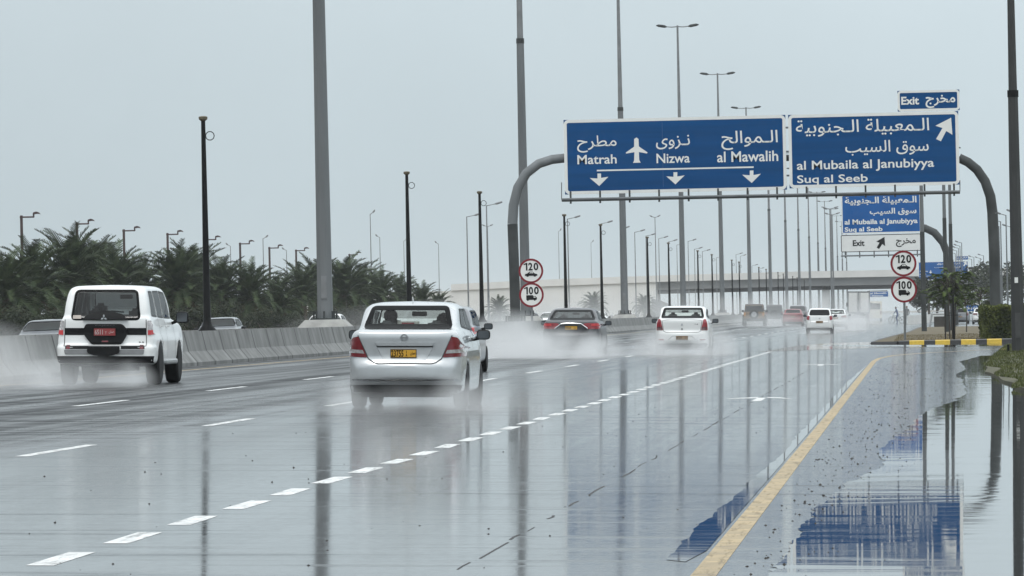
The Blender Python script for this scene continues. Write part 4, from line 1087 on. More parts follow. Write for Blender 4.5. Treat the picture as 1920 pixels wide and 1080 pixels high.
class Car:
    def __init__(s, name, label, cat, Wd, L, H, h, group=None):
        s.sh = Shell(Wd, L, H, h); s.W, s.L, s.H, s.h = Wd, L, H, h
        s.root = thing(name, label, cat, group=group)
    def skin(s, low, green, arches, k=.07, cuts=None, zc=.9, hollow=True, extra=None, paint=None, kg=.06):
        sh = s.sh
        f = smax(smax(sh.ex(low['side'], 'yz'), sh.ex(low['rear'], 'xz'), k), sh.ex(low['plan'], 'xy'), k)
        if green is not None:
            gq = smax(smax(sh.ex(green['side'], 'yz'), sh.ex(green['rear'], 'xz'), k*1.3), sh.ex(green['plan'], 'xy'), k)
            f = smin(f, gq, kg)
        if extra is not None: f = extra(sh, f)
        X, Y, Z = np.abs(sh.x)[:, None, None], sh.y[None, :, None], sh.z[None, None, :]
        sh.f0 = f.copy()
        for y0, r in arches:
            cyl = np.sqrt((Y-y0)**2+(Z-r*.97)**2)-(r+.055); f = np.maximum(f, -np.maximum(cyl, (s.W/2-.30)-X))
        if hollow and cuts:
            cav = np.maximum(sh.f0+.07, zc-Z)
            for ax, poly, lo, hi in cuts:
                q = sh.ex(poly, ax)
                if ax == 'yz': q = np.maximum(q, lo-X)
                else: q = np.maximum(q, np.maximum(lo-Y, Y-hi))
                cav = np.minimum(cav, np.maximum(q, zc-Z))
            f = np.maximum(f, -cav)
        V, F = sh.nets(f); V = sh.relax(f, V, 2)
        me = bpy.data.meshes.new('body'); me.from_pydata(V.tolist(), [], F.tolist()); me.materials.append(paint)
        me.polygons.foreach_set('use_smooth', [True]*len(me.polygons)); me.update()
        bm = bmesh.new(); bm.from_mesh(me); bmesh.ops.recalc_face_normals(bm, faces=bm.faces); bm.to_mesh(me); bm.free()
        me.set_sharp_from_angle(angle=R(50))
        s.body = obj('body', me, s.root); return s.body
    def patch(s, name, poly, face, m, off=.006, st=None, parent=None, skirt=True, label=None):
        """a shaped panel laid on the skin with a small rim"""
        st = st or max(.03, s.h); B = resample(poly, st); n = len(B)
        xs_ = [p[0] for p in B]; zs_ = [p[1] for p in B]
        gx = np.arange(min(xs_)+st, max(xs_), st*1.5); gy = np.arange(min(zs_)+st, max(zs_), st*1.5)
        if len(gx) and len(gy):
            A_, B_ = np.meshgrid(gx, gy); d = sdp(A_.ravel(), B_.ravel(), B); I = [(a, b) for a, b, q in zip(A_.ravel(), B_.ravel(), d) if q < -st*.5]
        else: I = []
        vs_ = [Vector(p) for p in B+I]
        r = delaunay_2d_cdt(vs_, [(i, (i+1) % n) for i in range(n)], [], 1, 1e-5)
        uv = [(v.x, v.y) for v in r[0]]; P = s.sh.project(uv, face, off)
        V = [tuple(p) for p in P]; F = [tuple(f) for f in r[2]]
        if skirt:
            Q = s.sh.project(B, face, -.012); T = s.sh.project(B, face, off); o = len(V)
            V += [tuple(p) for p in T]+[tuple(p) for p in Q]; F += [(o+i, o+(i+1) % n, o+n+(i+1) % n, o+n+i) for i in range(n)]
        g = MB(); g.add(V, F); ob = g.build(name, m, parent or s.root, True)
        if label: ob['label'] = label
        return ob
    def band(s, name, outer, inner, face, m, off=.005, parent=None):
        n = len(outer); A = s.sh.project(outer, face, off); B = s.sh.project(inner, face, off); Mi = s.sh.project([((a[0]+b[0])/2, (a[1]+b[1])/2) for a, b in zip(outer, inner)], face, off)
        g = MB(); g.add([tuple(p) for p in A]+[tuple(p) for p in Mi]+[tuple(p) for p in B], [(i, (i+1) % n, (i+1) % n+n, i+n) for i in range(n)]+[(i+n, (i+1) % n+n, (i+1) % n+2*n, i+2*n) for i in range(n)])
        return g.build(name, m, parent or s.root, True)
    def seam(s, name, lines, face, w, m, off=.003, parent=None):
        g = MB()
        for ln in lines:
            B = []
            for a, b in zip(ln, ln[1:]):
                n = max(1, int(math.hypot(b[0]-a[0], b[1]-a[1])/.05)); B += [(a[0]+(b[0]-a[0])*k/n, a[1]+(b[1]-a[1])*k/n) for k in range(n)]
            B.append(ln[-1]); U = []
            for i, p in enumerate(B):
                a = Vector(B[max(i-1, 0)]); b = Vector(B[min(i+1, len(B)-1)]); t = (b-a).normalized()
                U += [(p[0]-t.y*w/2, p[1]+t.x*w/2), (p[0]+t.y*w/2, p[1]-t.x*w/2)]
            P = s.sh.project(U, face, off); g.add([tuple(p) for p in P], [(2*i, 2*i+1, 2*i+3, 2*i+2) for i in range(len(B)-1)])
        return g.build(name, m, parent or s.body, True)
    def window(s, name, poly, face, gm, frame, fw=.035, r=.08):
        P = round_corners(poly, r, 4); P = resample(P, .05); I = inset(P, fw)
        o = s.patch(name, I, face, gm, .002, skirt=False); s.band('window_seal', P, I, face, frame, .005, o); return o
    def wheels(s, ys, r, w, track, rim, tyre):
        for y in ys:
            for sx in (-1, 1):
                wh = bpy.data.objects.new('wheel', None); COL.objects.link(wh); wh.parent = s.root; wh.location = (sx*track, y, r)
                g = MB(); q = w/2
                g.lathe([(-q, r*.62), (-q, r*.80), (-q*.92, r*.93), (-q*.7, r), (q*.7, r), (q*.92, r*.93), (q, r*.80), (q, r*.62)], 'x', n=28); g.build('tyre', tyre, wh, True)
                g = MB(); e = sx*q
                g.lathe([(e*.98, r*.64), (e*.9, r*.6), (e*.55, r*.58), (e*.5, .04)], 'x', n=24)
                for k in range(7):
                    a = 2*math.pi*k/7; c, sn = math.cos(a), math.sin(a); px = e*.82
                    g.add([(px, c*.05-sn*.035, sn*.05+c*.035), (px, c*r*.6-sn*.022, sn*r*.6+c*.022), (px, c*r*.6+sn*.022, sn*r*.6-c*.022), (px, c*.05+sn*.035, sn*.05-c*.035)], [(0, 1, 2, 3)])
                g.lathe([(e*.95, r*.66), (e*.95, r*.58)], 'x', n=24); g.lathe([(e*.9, .07), (e*.84, .075)], 'x', n=12)
                g.build('rim', rim, wh)
    def mirror(s, y, x, z, m, w=.20, hgt=.145, glassy=True):
        for sx in (-1, 1):
            bmm = bmesh.new(); bmesh.ops.create_uvsphere(bmm, u_segments=16, v_segments=10, radius=1)
            for v in bmm.verts:
                c = v.co; f_ = lambda t: math.copysign(abs(t)**.55, t)
                c.x = f_(c.x)*w/2; c.z = f_(c.z)*hgt/2; c.y = (c.y*.10 if c.y > 0 else f_(c.y)*.035)
            me = bpy.data.meshes.new('door_mirror'); bmm.to_mesh(me); bmm.free(); me.materials.append(m); me.polygons.foreach_set('use_smooth', [True]*len(me.polygons))
            o = obj('door_mirror', me, s.root); o.location = (sx*x, y, z)
            g = MB(); g.tube([(-sx*w*.35, .02, -hgt*.3), (-sx*(w*.5+.10), .04, -hgt*.55)], [.035, .03], 6); g.build('mirror_foot', BLACKPL, o)
            g = MB(); g.prism(rrect(-w*.41, w*.41, -hgt*.39, hgt*.39, .03), -.043, -.037); g.build('mirror_glass', MIRG, o)
    def plate(s, poly4, face, m, texts, ink, y=None, border=True):
        x0, x1, z0, z1 = poly4
        P = s.sh.project([((x0+x1)/2, z) for z in (z0, z1)], 'rear', .0); yy = float(P[:, 1].min())-.014 if y is None else y
        g = MB(); g.box(x0, x1, yy, yy+.05, z0, z1); pl = g.build('number_plate', m, s.root)
        g = MB()
        for tx, a, b, c, d in texts: write(g, tx, x0+(x1-x0)*a, z0+(z1-z0)*b, x0+(x1-x0)*c, z0+(z1-z0)*d, yy-.004, 0, .02)
        if border: ring(g, [(x0, z0), (x1, z0), (x1, z1), (x0, z1)], [(x0+.008, z0+.008), (x1-.008, z0+.008), (x1-.008, z1-.008), (x0+.008, z1-.008)], yy-.003)
        if texts or border: g.build('plate_lettering', ink, pl)
        return pl, yy
    def seats(s, rows, m, dark, hw):
        """rows: (y, z of the shoulder, headrest top, x positions)"""
        for y, zt, zh, xs_ in rows:
            for x in xs_:
                for nm, a, b, c, d, w in (('seat_back', y-.07, y+.09, .55, zt, .24), ('headrest', y-.05, y+.06, zt+.02, zh, .125)):
                    bmm = bmesh.new(); bmesh.ops.create_cube(bmm, size=1); bmesh.ops.bevel(bmm, geom=bmm.edges[:], offset=.28, segments=3, affect='EDGES')
                    for v in bmm.verts: v.co = Vector((x+v.co.x*w*2, (a+b)/2+v.co.y*(b-a), (c+d)/2+v.co.z*(d-c)))
                    me = bpy.data.meshes.new(nm); bmm.to_mesh(me); bmm.free(); me.materials.append(m if nm == 'headrest' else dark); me.polygons.foreach_set('use_smooth', [True]*len(me.polygons)); obj(nm, me, s.root)
    def stand(s, x, y, rz=0, dz=0):
        s.root.location = (x, y, gz(x)+dz); s.root.rotation_euler = (0, ROLL if x > -19 else -ROLL, rz); s.root.rotation_mode = 'ZYX' if rz else 'XYZ'
def bothx(P): return P, [(-a, b) for a, b in P][::-1]
def paint(name, c, metal=0.0, rough=.35, coat=.6): return mat(name, c, rough, metal, var=.04, scale=1.5, coat=coat, coatr=.06)
BLACKPL = mat('black_plastic', (.007, .0075, .008), .5, var=.2, scale=8, spec=.18)
DARKPL = mat('grimy_underbody', (.012, .0125, .013), .8, var=.4, scale=4, spec=.1)
TYRE = mat('wet_tyre_rubber', (.009, .009, .0095), .6, var=.3, scale=9, spec=.15)
RIMM = mat('alloy_rim', (.42, .43, .44), .35, .7, var=.12, scale=6)
SEAL = mat('black_window_seal', (.005, .0055, .006), .4, var=.2, spec=.06)
SEAMM = mat('panel_gap', (.03, .031, .033), .6, var=.2)
MIRG = mat('mirror_glass_face', (.10, .11, .12), .1, .6, var=.1)
REDL = mat('red_lamp_lens', (.16, .008, .014), .15, var=.25, scale=12, coat=1.0)
PINKL = mat('hazed_red_lamp_lens', (.30, .03, .04), .2, var=.2, scale=12, coat=.8)
LITR = mat('lit_tail_lamp', (.45, .035, .04), .3, var=.1, emit=.16)
CLEARL = mat('clear_lamp_lens', (.42, .40, .40), .15, .3, var=.35, scale=30, coat=1.0)
CHROME = mat('chrome_trim', (.62, .63, .64), .15, 1.0, var=.06)
YPLATE = mat('yellow_plate', (.62, .34, .03), .5, var=.08, scale=9)
RPLATE = mat('red_plate', (.26, .035, .035), .5, var=.1, scale=9)
SEATG = mat('grey_seat_cloth', (.16, .165, .17), .9, var=.15, scale=20)
SEATD = mat('dark_seat_cloth', (.035, .036, .038), .9, var=.2, scale=20)
CREAM = mat('pale_shelf_trim', (.36, .36, .33), .8, var=.1)
GLC = glass('clear_car_glass', (.90, .95, .92), .45)
GLF = glass('misted_car_glass', (.86, .92, .89), .6, mist=.5)
GLD = glass('tinted_car_glass', (.20, .225, .23), 1.0)
GLX = glass('dark_car_glass', (.03, .034, .038), .55)
WHITEP = paint('white_car_paint', (.80, .81, .80)); SILVER = paint('silver_car_paint', (.54, .56, .57), .6, .27, .8)
def emblem_ring(car, x, z, r, m, bar=True, oval=1.0, y=None):
    yy = float(car.sh.project([(x, z)], 'rear', 0)[0, 1])-.012
    g = MB(); n = 24
    A = [(x+oval*r*math.cos(2*math.pi*i/n), z+r*math.sin(2*math.pi*i/n)) for i in range(n)]; B = [(x+oval*r*.72*math.cos(2*math.pi*i/n), z+r*.72*math.sin(2*math.pi*i/n)) for i in range(n)]
    ring(g, A, B, yy); 
    if bar: flat(g, [(x-r*1.1, z-r*.2), (x+r*1.1, z-r*.2), (x+r*1.1, z+r*.2), (x-r*1.1, z+r*.2)], yy-.003)
    return g.build('badge', m, car.root)
def diamond(g, x, z, w, h_, y, rot=0):
    P = [(0, h_), (w, 0), (0, -h_), (-w, 0)]; c, s_ = math.cos(rot), math.sin(rot); flat(g, [(x+a*c-b*s_, z+a*s_+b*c) for a, b in P], y)

# ---- generic notchback saloon; numbers are fitted per car
def saloon(name, label, Wd, L, H, h, body, deck=1.10, dl=.95, rw=(.55, .63), roofy=(1.25, 2.45), cowl=3.25, glassm=GLC, tails='tri', plate=True, group=None, hollow=True, mirrorm=None, bump=.62, platez=None, r=.31):
    c = Car(name, label, 'car', Wd, L, H, h, group); hw = Wd/2
    low = dict(side=smooth_poly([(.16, .21), (.075, .31), (.0, .43), (.0, bump-.02), (.035, bump+.03), (.07, bump+.10), (.05, deck-.12), (.07, deck-.035), (.22, deck), (.6, deck+.015), (2.0, deck-.02), (cowl+.1, deck-.07), (L-.45, deck-.28), (L-.1, deck-.42), (L, .55), (L-.03, .3), (L-.2, .2), (.3, .2)]),
               rear=smooth_poly([(-1, .12), (hw-.10, .14), (hw-.02, .32), (hw, .58), (hw-.015, .82), (hw-.065, deck-.11), (hw-.15, deck+.02), (hw-.35, deck+.09), (-1, deck+.12)]),
               plan=smooth_poly([(-1, 0), (.45, .0), (hw-.17, .05), (hw-.055, .20), (hw-.008, .62), (hw, 1.1), (hw, L-1.3), (hw-.05, L-.6), (hw-.22, L-.14), (.4, L), (-1, L)]))
    gs = dict(side=smooth_poly([(dl-.52, deck-.06), (dl-.38, deck+.02), (roofy[0]-.22, H-.105), (roofy[0]+.02, H-.03), (roofy[0]+.45, H), (roofy[1]-.35, H-.008), (roofy[1], H-.06), (cowl, deck-.03), (cowl, deck-.3), (dl-.5, deck-.3)]),
              rear=smooth_poly([(-1, deck-.4), (hw-.09, deck-.3), (hw-.10, deck-.05), (hw-.155, deck+.12), (rw[0]+.11, H-.13), (rw[0]+.03, H-.045), (rw[0]-.14, H-.008), (-1, H+.008)]),
              plan=smooth_poly([(-1, dl-.62), (rw[1]-.1, dl-.55), (rw[1]+.085, dl-.2), (hw-.10, 1.4), (hw-.07, 2.2), (hw-.10, cowl-.5), (hw-.2, cowl+.05), (-1, cowl+.2)]))
    RW = [(-rw[1]-.01, deck+.005), (rw[1]+.01, deck+.005), (rw[0], H-.085), (-rw[0], H-.085)]
    WS = [(-hw+.17, deck+.01), (hw-.17, deck+.01), (rw[0]+.02, H-.09), (-rw[0]-.02, H-.09)]
    SWr = [(1.12, deck+.03), (1.92, deck-.01), (1.92, H-.125), (1.42, H-.125)]; SWf = [(2.0, deck-.01), (cowl-.24, deck-.03), (roofy[1]+.07, H-.13), (2.0, H-.122)]
    cuts = [('xz', inset(RW, .05), -1, 1.6), ('xz', inset(WS, .05), 2.2, 9), ('yz', inset(SWr, .045), .4, 9), ('yz', inset(SWf, .045), .4, 9)]
    wy = (.94+(L-4.4)*.1, L-.86)
    c.skin(low, gs, [(wy[0], r), (wy[1], r)], .075, cuts, deck-.12, hollow, None, body)
    c.window('rear_window', RW, 'rear', glassm, SEAL, .068, .07); c.window('windshield', WS, 'front', GLF if hollow else GLX, SEAL, .03, .10)
    for f_ in ('right', 'left'):
        c.window('side_window', SWr, f_, GLX, SEAL, .03, .06); c.window('side_window', SWf, f_, GLX, SEAL, .03, .06)
        c.seam('door_gap', [[(1.96, H-.14), (1.97, deck-.1), (1.95, .34)], [(1.12, deck-.03), (1.10, .75), (1.28, .5)], [(cowl-.2, deck-.1), (cowl-.25, .34)]], f_, .012, SEAMM)
        for yy in (1.24, 2.16):
            P = c.sh.project([(yy, deck-.13)], f_, .022)[0]; g = MB(); g.tube([(P[0], P[1]-.09, P[2]), (P[0]+(.012 if f_ == 'right' else -.012), P[1], P[2]), (P[0], P[1]+.09, P[2])], [.012, .018, .012], 6); g.build('door_handle', body, c.root)
    c.wheels(wy, r, .20, hw-.12, RIMM, TYRE)
    g = MB(); g.box(-hw+.22, hw-.22, .14, L-.25, .155, .30); g.build('underbody', DARKPL, c.root)
    c.mirror(cowl-.75, hw+.085, deck-.085, mirrorm or BLACKPL)
    if hollow:
        g = MB(); g.box(-hw+.2, hw-.2, cowl-.75, cowl-.2, deck-.3, deck-.09); g.build('dashboard', SEATD, c.root)
        c.seats([(1.15, deck-.0, deck+.12, (-.36, .36)), (2.05, deck-.06, deck+.19, (-.36, .36))], SEATG, SEATD, hw)
        g = MB(); g.prism(rrect(-.11, .11, H-.235, H-.165, .02), cowl-.75, cowl-.72); g.build('inside_mirror', BLACKPL, c.root)
    return c
# 1. the silver saloon
S = saloon('saloon_car', 'silver saloon with yellow plate and clear rear window, throwing spray', 1.70, 4.43, 1.535, .025, SILVER, deck=1.115)
hz = S.sh
for sx in (1, -1):
    P = [(.535, .715), (.838, .735), (.838, .80), (.80, .90), (.735, 1.0), (.66, 1.015)]; P = [(sx*a, b) for a, b in P][::sx]
    tl = S.patch('tail_light', round_corners(P, .02), 'rear', REDL, .012)
    P = [(.575, .775), (.832, .79), (.828, .838), (.60, .825)]; P = [(sx*a, b) for a, b in P][::sx]; S.patch('clear_band', P, 'rear', CLEARL, .017, parent=tl)
S.seam('boot_gap', [[(-.67, 1.03), (-.52, .70), (-.44, .645), (-.38, .63), (.38, .63), (.44, .645), (.52, .70), (.67, 1.03)]], 'rear', .016, SEAMM)
S.patch('plate_recess', round_corners([(-.28, .655), (.28, .655), (.40, .875), (-.40, .875)], .05), 'rear', paint('silver_recess_paint', (.56, .58, .59), .4, .35, .5), .004)
S.patch('boot_garnish', [(-.385, .885), (.385, .885), (.42, .935), (-.42, .935)], 'rear', SILVER, .03)
S.seam('garnish_gap', [[(-.40, .875), (.40, .875)]], 'rear', .022, SEAMM, .012)
S.seam('painted_bumper_crease', [[(-.80, .405), (-.4, .40), (.4, .40), (.80, .405)]], 'rear', .022, CHROME, .006)  # bright strip stands in for the highlight along the bumper's crease
S.patch('bumper_valance', [(-.76, .20), (.76, .20), (.80, .33), (-.80, .33)], 'rear', DARKPL, .006)
emblem_ring(S, -.01, 1.0, .05, mat('shaded_chrome', (.22, .225, .23), .35, .8))
S.plate((-.205, .165, .715, .835), 'rear', YPLATE, [('23755', .03, .10, .50, .90), (shape('ا'), .60, .52, .625, .84), ('A', .58, .16, .65, .46), (shape('عمان'), .76, .28, .97, .72)], INK)
g = MB(); g.box(-.17, .13, .80, .95, 1.14, 1.228); o = g.build('high_brake_light', CREAM, S.root); g = MB(); g.box(-.11, .07, .792, .799, 1.175, 1.212); g.build('lamp_strip', REDL, o)
g = MB(); g.box(-.62, .62, .56, .98, 1.075, 1.10); g.build('parcel_shelf', CREAM, S.root)
g = MB(); g.tube([(0, 1.42, 1.53), (0, 1.34, 1.575)], [.014, .006], 6); g.build('roof_aerial', WHITEP, S.root)
S.stand(-7.235, 82.7)
# occupants seen as dark heads through the rear window
def occupant(label, car, x, y, ztop, m=None):
    loc = car.root.location
    t = thing('person', label, 'person', (0, 0, 0))
    g = MB(); g.lathe([(ztop-.62, .10), (ztop-.5, .20), (ztop-.36, .215), (ztop-.27, .12), (ztop-.23, .062), (ztop-.20, .062), (ztop-.17, .078), (ztop-.12, .094), (ztop-.06, .092), (ztop-.02, .06), (ztop, .01)], 'z', (0, 0, 0), 16); o = g.build('body', mat('dark_skin_shirt', (.07, .05, .042), .7), t, True)
    g = MB(); g.lathe([(ztop-.155, .084), (ztop-.12, .101), (ztop-.06, .099), (ztop-.015, .066), (ztop+.008, .01)], 'z', (0, -.012, 0), 16); g.build('hair', mat('black_hair', (.012, .011, .011), .6), t, True)
    t.location = (loc.x+x, loc.y+y, loc.z-CF*x); t.scale = (1, .68, 1); return t
occupant('person seen from behind at the silver saloon\'s wheel side, dark hair', S, -.37, 2.25, 1.40)
occupant('person in the silver saloon\'s passenger seat, only dark hair showing low', S, .40, 2.25, 1.345)
# 2. the white off-roader
U = Car('suv', 'tall white suv with red plate and black spare wheel cover, beside the barrier', 'suv', 1.90, 4.85, 1.88, .027)
hw = .94
low = dict(side=smooth_poly([(.10, .40), (.0, .50), (.0, .70), (.03, .735), (.10, .76), (.12, 1.0), (.13, 1.24), (.4, 1.30), (3.5, 1.22), (4.2, 1.15), (4.65, 1.04), (4.82, .85), (4.85, .5), (4.7, .36), (.3, .36)]),
           rear=smooth_poly([(-1, .25), (.78, .30), (.905, .42), (.94, .60), (.935, .82), (.885, .96), (.865, 1.10), (.825, 1.22), (.76, 1.36), (.5, 1.42), (-1, 1.45)]),
           plan=smooth_poly([(-1, 0), (.55, .0), (.80, .04), (.90, .16), (.935, .5), (.94, 1.0), (.925, 2.0), (.94, 3.6), (.90, 4.5), (.70, 4.8), (.4, 4.85), (-1, 4.85)]))
gs = dict(side=smooth_poly([(.11, 1.05), (.13, 1.24), (.27, 1.66), (.35, 1.80), (.55, 1.865), (1.6, 1.88), (2.5, 1.865), (2.95, 1.78), (3.75, 1.2), (3.7, 1.0), (.15, 1.0)]),
          rear=smooth_poly([(-1, .9), (.84, 1.0), (.825, 1.18), (.79, 1.40), (.735, 1.68), (.69, 1.79), (.60, 1.845), (.35, 1.87), (-1, 1.885)]),
          plan=smooth_poly([(-1, .1), (.60, .12), (.78, .18), (.84, .4), (.86, 1.2), (.85, 2.4), (.78, 3.4), (.6, 3.8), (-1, 3.85)]))
RW = [(-.655, 1.195), (.655, 1.195), (.585, 1.765), (-.585, 1.765)]
WS = [(-.70, 1.27), (.70, 1.27), (.62, 1.76), (-.62, 1.76)]
S1 = [(.42, 1.27), (1.12, 1.25), (1.10, 1.74), (.62, 1.74)]; S2 = [(1.24, 1.25), (2.02, 1.23), (2.02, 1.75), (1.22, 1.745)]; S3 = [(2.10, 1.23), (3.25, 1.22), (2.78, 1.72), (2.10, 1.75)]
def suv_extra(sh, f):
    q = sh.ex(smooth_poly([(.10, .42), (-.015, .50), (-.02, .70), (.0, .74), (.25, .76), (.6, .6), (.6, .42)]), 'yz')
    b = smax(smax(q, sh.ex([(-1, .40), (.90, .42), (.93, .72), (-1, .76)], 'xz'), .05), sh.ex(smooth_poly([(-1, -.02), (.6, -.02), (.83, .03), (.93, .2), (.93, .7), (-1, .7)]), 'xy'), .05)
    return smin(f, b, .03)
U.skin(low, gs, [(1.0, .385), (3.78, .385)], .08, [('xz', inset(RW, .05), -1, 1.0), ('xz', inset(WS, .05), 2.4, 9)]+[('yz', inset(q, .045), .4, 9) for q in (S1, S2, S3)], 1.1, True, suv_extra, WHITEP, .05)
U.window('rear_window', RW, 'rear', GLD, SEAL, .045, .10); U.window('windshield', WS, 'front', GLF, SEAL, .03, .08)
for f_ in ('right', 'left'):
    for q in (S1, S2, S3): U.window('side_window', q, f_, GLX, SEAL, .03, .06)
    U.seam('door_gap', [[(2.06, 1.76), (2.06, .5)], [(1.17, 1.7), (1.15, 1.0), (1.38, .75)], [(3.2, 1.2), (3.15, .5)]], f_, .014, SEAMM)
    for yy in (1.36, 2.25):
        P = U.sh.project([(yy, 1.08)], f_, .025)[0]; g = MB(); g.tube([(P[0], P[1]-.1, P[2]), (P[0], P[1]+.1, P[2])], .018, 6); g.build('door_handle', WHITEP, U.root)
    sx = 1 if f_ == 'right' else -1
    g = MB(); g.tube([(sx*.86, 1.48, .42), (sx*.93, 1.6, .42), (sx*.93, 3.2, .42), (sx*.86, 3.3, .42)], .05, 8, sq=.6); g.build('running_board', mat('brushed_step', (.35, .36, .36), .35, .7), U.root)
    P = [(.775, 1.19), (.885, 1.19), (.90, 1.0), (.905, .93), (.785, .92)]; P = [(sx*a, b) for a, b in P][::sx]
    tl = U.patch('tail_light', round_corners(P, .02), 'rear', CLEARL, .012)
    P = [(.79, .925), (.90, .935), (.895, 1.015), (.79, 1.015)]; P = [(sx*a, b) for a, b in P][::sx]; U.patch('red_lamp', P, 'rear', LITR, .017, parent=tl)
    P = [(.60, .665), (.67, .665), (.67, .735), (.60, .735)]; P = [(sx*(a+.05), b) for a, b in P][::sx]; U.patch('reflector', P, 'rear', REDL, .008)
    g = MB(); g.tube([(sx*.60, .75, 1.895), (sx*.63, 1.0, 1.93), (sx*.63, 2.4, 1.925), (sx*.60, 2.6, 1.88)], .022, 6)
U.patch('black_band', [(-.765, .925), (.765, .925), (.765, 1.055), (-.765, 1.055)], 'rear', BLACKPL, .007)
HX = round_corners([(-.40, 1.13), (.28, 1.13), (.365, 1.03), (.365, .93), (.26, .745), (-.30, .745), (-.44, .93), (-.44, 1.04)], .05)
HX = [(a+.04, b) for a, b in HX]
cv = U.patch('spare_wheel_cover', HX, 'rear', BLACKPL, .06)
P = [(-.42, 1.20)]+[(-.42+.84*k/12, 1.20+.155*math.sin(math.pi*k/12)**.8) for k in range(1, 12)]+[(.42, 1.20)]
sp = U.patch('spare_tyre', P, 'rear', BLACKPL, .085)
P = [(.30*math.cos(a)-.02, .62+.085*math.sin(a)) for a in [math.pi+math.pi*k/10 for k in range(11)]]+[(.28, .70), (-.32, .70)]
U.patch('spare_tyre', P, 'rear', DARKPL, .05)
U.seam('tailgate_gap', [[(-.755, 1.21), (-.765, .72), (.765, .72), (.755, 1.21)]], 'rear', .014, SEAMM)
U.seam('bumper_gap', [[(-.74, .69), (-.3, .69)], [(.3, .69), (.74, .69)]], 'rear', .05, BLACKPL, .006)
U.patch('bumper_step', round_corners([(-.74, .565), (.72, .565), (.74, .655), (-.76, .655)], .02), 'rear', mat('grey_bumper_step', (.22, .225, .23), .5, var=.15), .012)
U.patch('bumper_valance', [(-.88, .41), (.88, .41), (.90, .535), (-.90, .535)], 'rear', DARKPL, .008)
pl, yy = U.plate((-.20, .195, .915, 1.045), 'rear', RPLATE, [('6511', .04, .14, .42, .86), ('Y', .52, .2, .60, .62), (shape('عمان'), .70, .28, .96, .74)], mat('pale_plate_ink', (.45, .38, .37), .6), y=-.0, border=False)
pl.location.y = -.005
g = MB(); ww = .30; write(g, 'PAJERO', -.18, 1.085, .18, 1.115, float(U.sh.project([(0, 1.1)], 'rear', 0)[0, 1])-.066, 0, .02); g.build('cover_lettering', mat('dark_relief', (.05, .052, .055), .5), U.root)
yb = float(U.sh.project([(0, 1.24)], 'rear', 0)[0, 1])-.095
g = MB()
for a, dx, dz in ((0, 0, .034), (R(120), -.03, -.017), (R(-120), .03, -.017)): diamond(g, -.02+dx, 1.245+dz, .019, .034, yb, a)
g.build('badge', CHROME, U.root)
g = MB(); write(g, '3.5', .62, .775, .72, .805, float(U.sh.project([(.67, .79)], 'rear', 0)[0, 1])-.006, 0, .03); g.build('trim_badge', SEAMM, U.root)
g = MB(); p0 = U.sh.project([(.10, 1.365), (.34, 1.345), (.0, 1.37)], 'rear', .02); g.tube([tuple(p0[0]), tuple(p0[1])], .012, 5); g.tube([tuple(p0[2]), tuple(p0[1])], .007, 5); g.build('wiper', BLACKPL, U.root)
U.patch('paper_sticker', [(-.61, 1.225), (-.46, 1.225), (-.46, 1.29), (-.61, 1.29)], 'rear', mat('faded_sticker', (.45, .40, .36), .7), .008)
U.patch('lower_red_lamp', [(-.06, .78), (.06, .78), (.06, .815), (-.06, .815)], 'rear', REDL, .066)
for a, b in (((-.78, .655), 1), ((.68, .655), 1)):
    pass
g = MB(); g.box(-.68, .68, .25, 4.5, .34, .52); g.box(-.5, .5, .9, 1.1, .26, .4); g.box(-.45, -.3, .25, .6, .30, .36); g.build('underbody', DARKPL, U.root)
U.wheels((1.0, 3.78), .385, .265, .80, RIMM, TYRE)
U.mirror(3.05, 1.06, 1.25, BLACKPL, .24, .22)
U.seats([(1.45, 1.22, 1.42, (-.38, .38)), (2.35, 1.3, 1.52, (-.4, .4))], SEATD, SEATD, hw)
g = MB(); g.box(-.7, .7, 3.0, 3.5, .95, 1.24); g.build('dashboard', SEATD, U.root)
g = MB(); g.prism(rrect(-.12, .12, 1.60, 1.68, .02), 3.0, 3.03); g.build('inside_mirror', BLACKPL, U.root)
g = MB(); g.tube([(.1, .7, 1.86), (.1, .66, 1.91)], [.012, .006], 5); g.build('roof_aerial', BLACKPL, U.root)
U.stand(-14.99, 107.8)

# 3. the plain white saloon with narrow tail lamps
Lg = saloon('saloon_car', 'white saloon with upright dark red tail lamps and dull plate in its bumper', 1.74, 4.25, 1.534, .032, WHITEP, deck=1.12, dl=.92, rw=(.60, .665), bump=.66)
for sx in (1, -1):
    P = [(.585, .745), (.785, .745), (.775, .95), (.735, 1.09), (.665, 1.09)]; P = [(sx*a, b) for a, b in P][::sx]
    tl = Lg.patch('tail_light', round_corners(P, .03), 'rear', PINKL, .014)
    P = [(.60, .76), (.765, .76), (.76, .86), (.62, .86)]; P = [(sx*a, b) for a, b in P][::sx]; Lg.patch('clear_band', P, 'rear', mat('smoky_lens', (.12, .05, .055), .2, var=.2, coat=1), .018, parent=tl)
    P = [(.56, .44), (.72, .45), (.72, .475), (.56, .47)]; P = [(sx*a, b) for a, b in P][::sx]; Lg.patch('reflector', P, 'rear', PINKL, .01)
Lg.seam('boot_gap', [[(-.63, 1.10), (-.57, .72), (-.5, .685), (.5, .685), (.57, .72), (.63, 1.10)]], 'rear', .014, SEAMM)
Lg.seam('boot_crease_shade', [[(-.60, 1.065), (-.3, 1.09), (0, 1.097), (.3, 1.09), (.60, 1.065)]], 'rear', .022, mat('crease_shade', (.45, .46, .46), .4), .004)  # grey strip paints in the shade of a boot lid crease
Lg.seam('painted_bumper_crease', [[(-.42, .45), (-.30, .57), (.30, .57), (.42, .45)]], 'rear', .018, mat('crease_shade', (.45, .46, .46), .4), .004)  # the bumper's crease, its shade drawn as a grey line on the skin
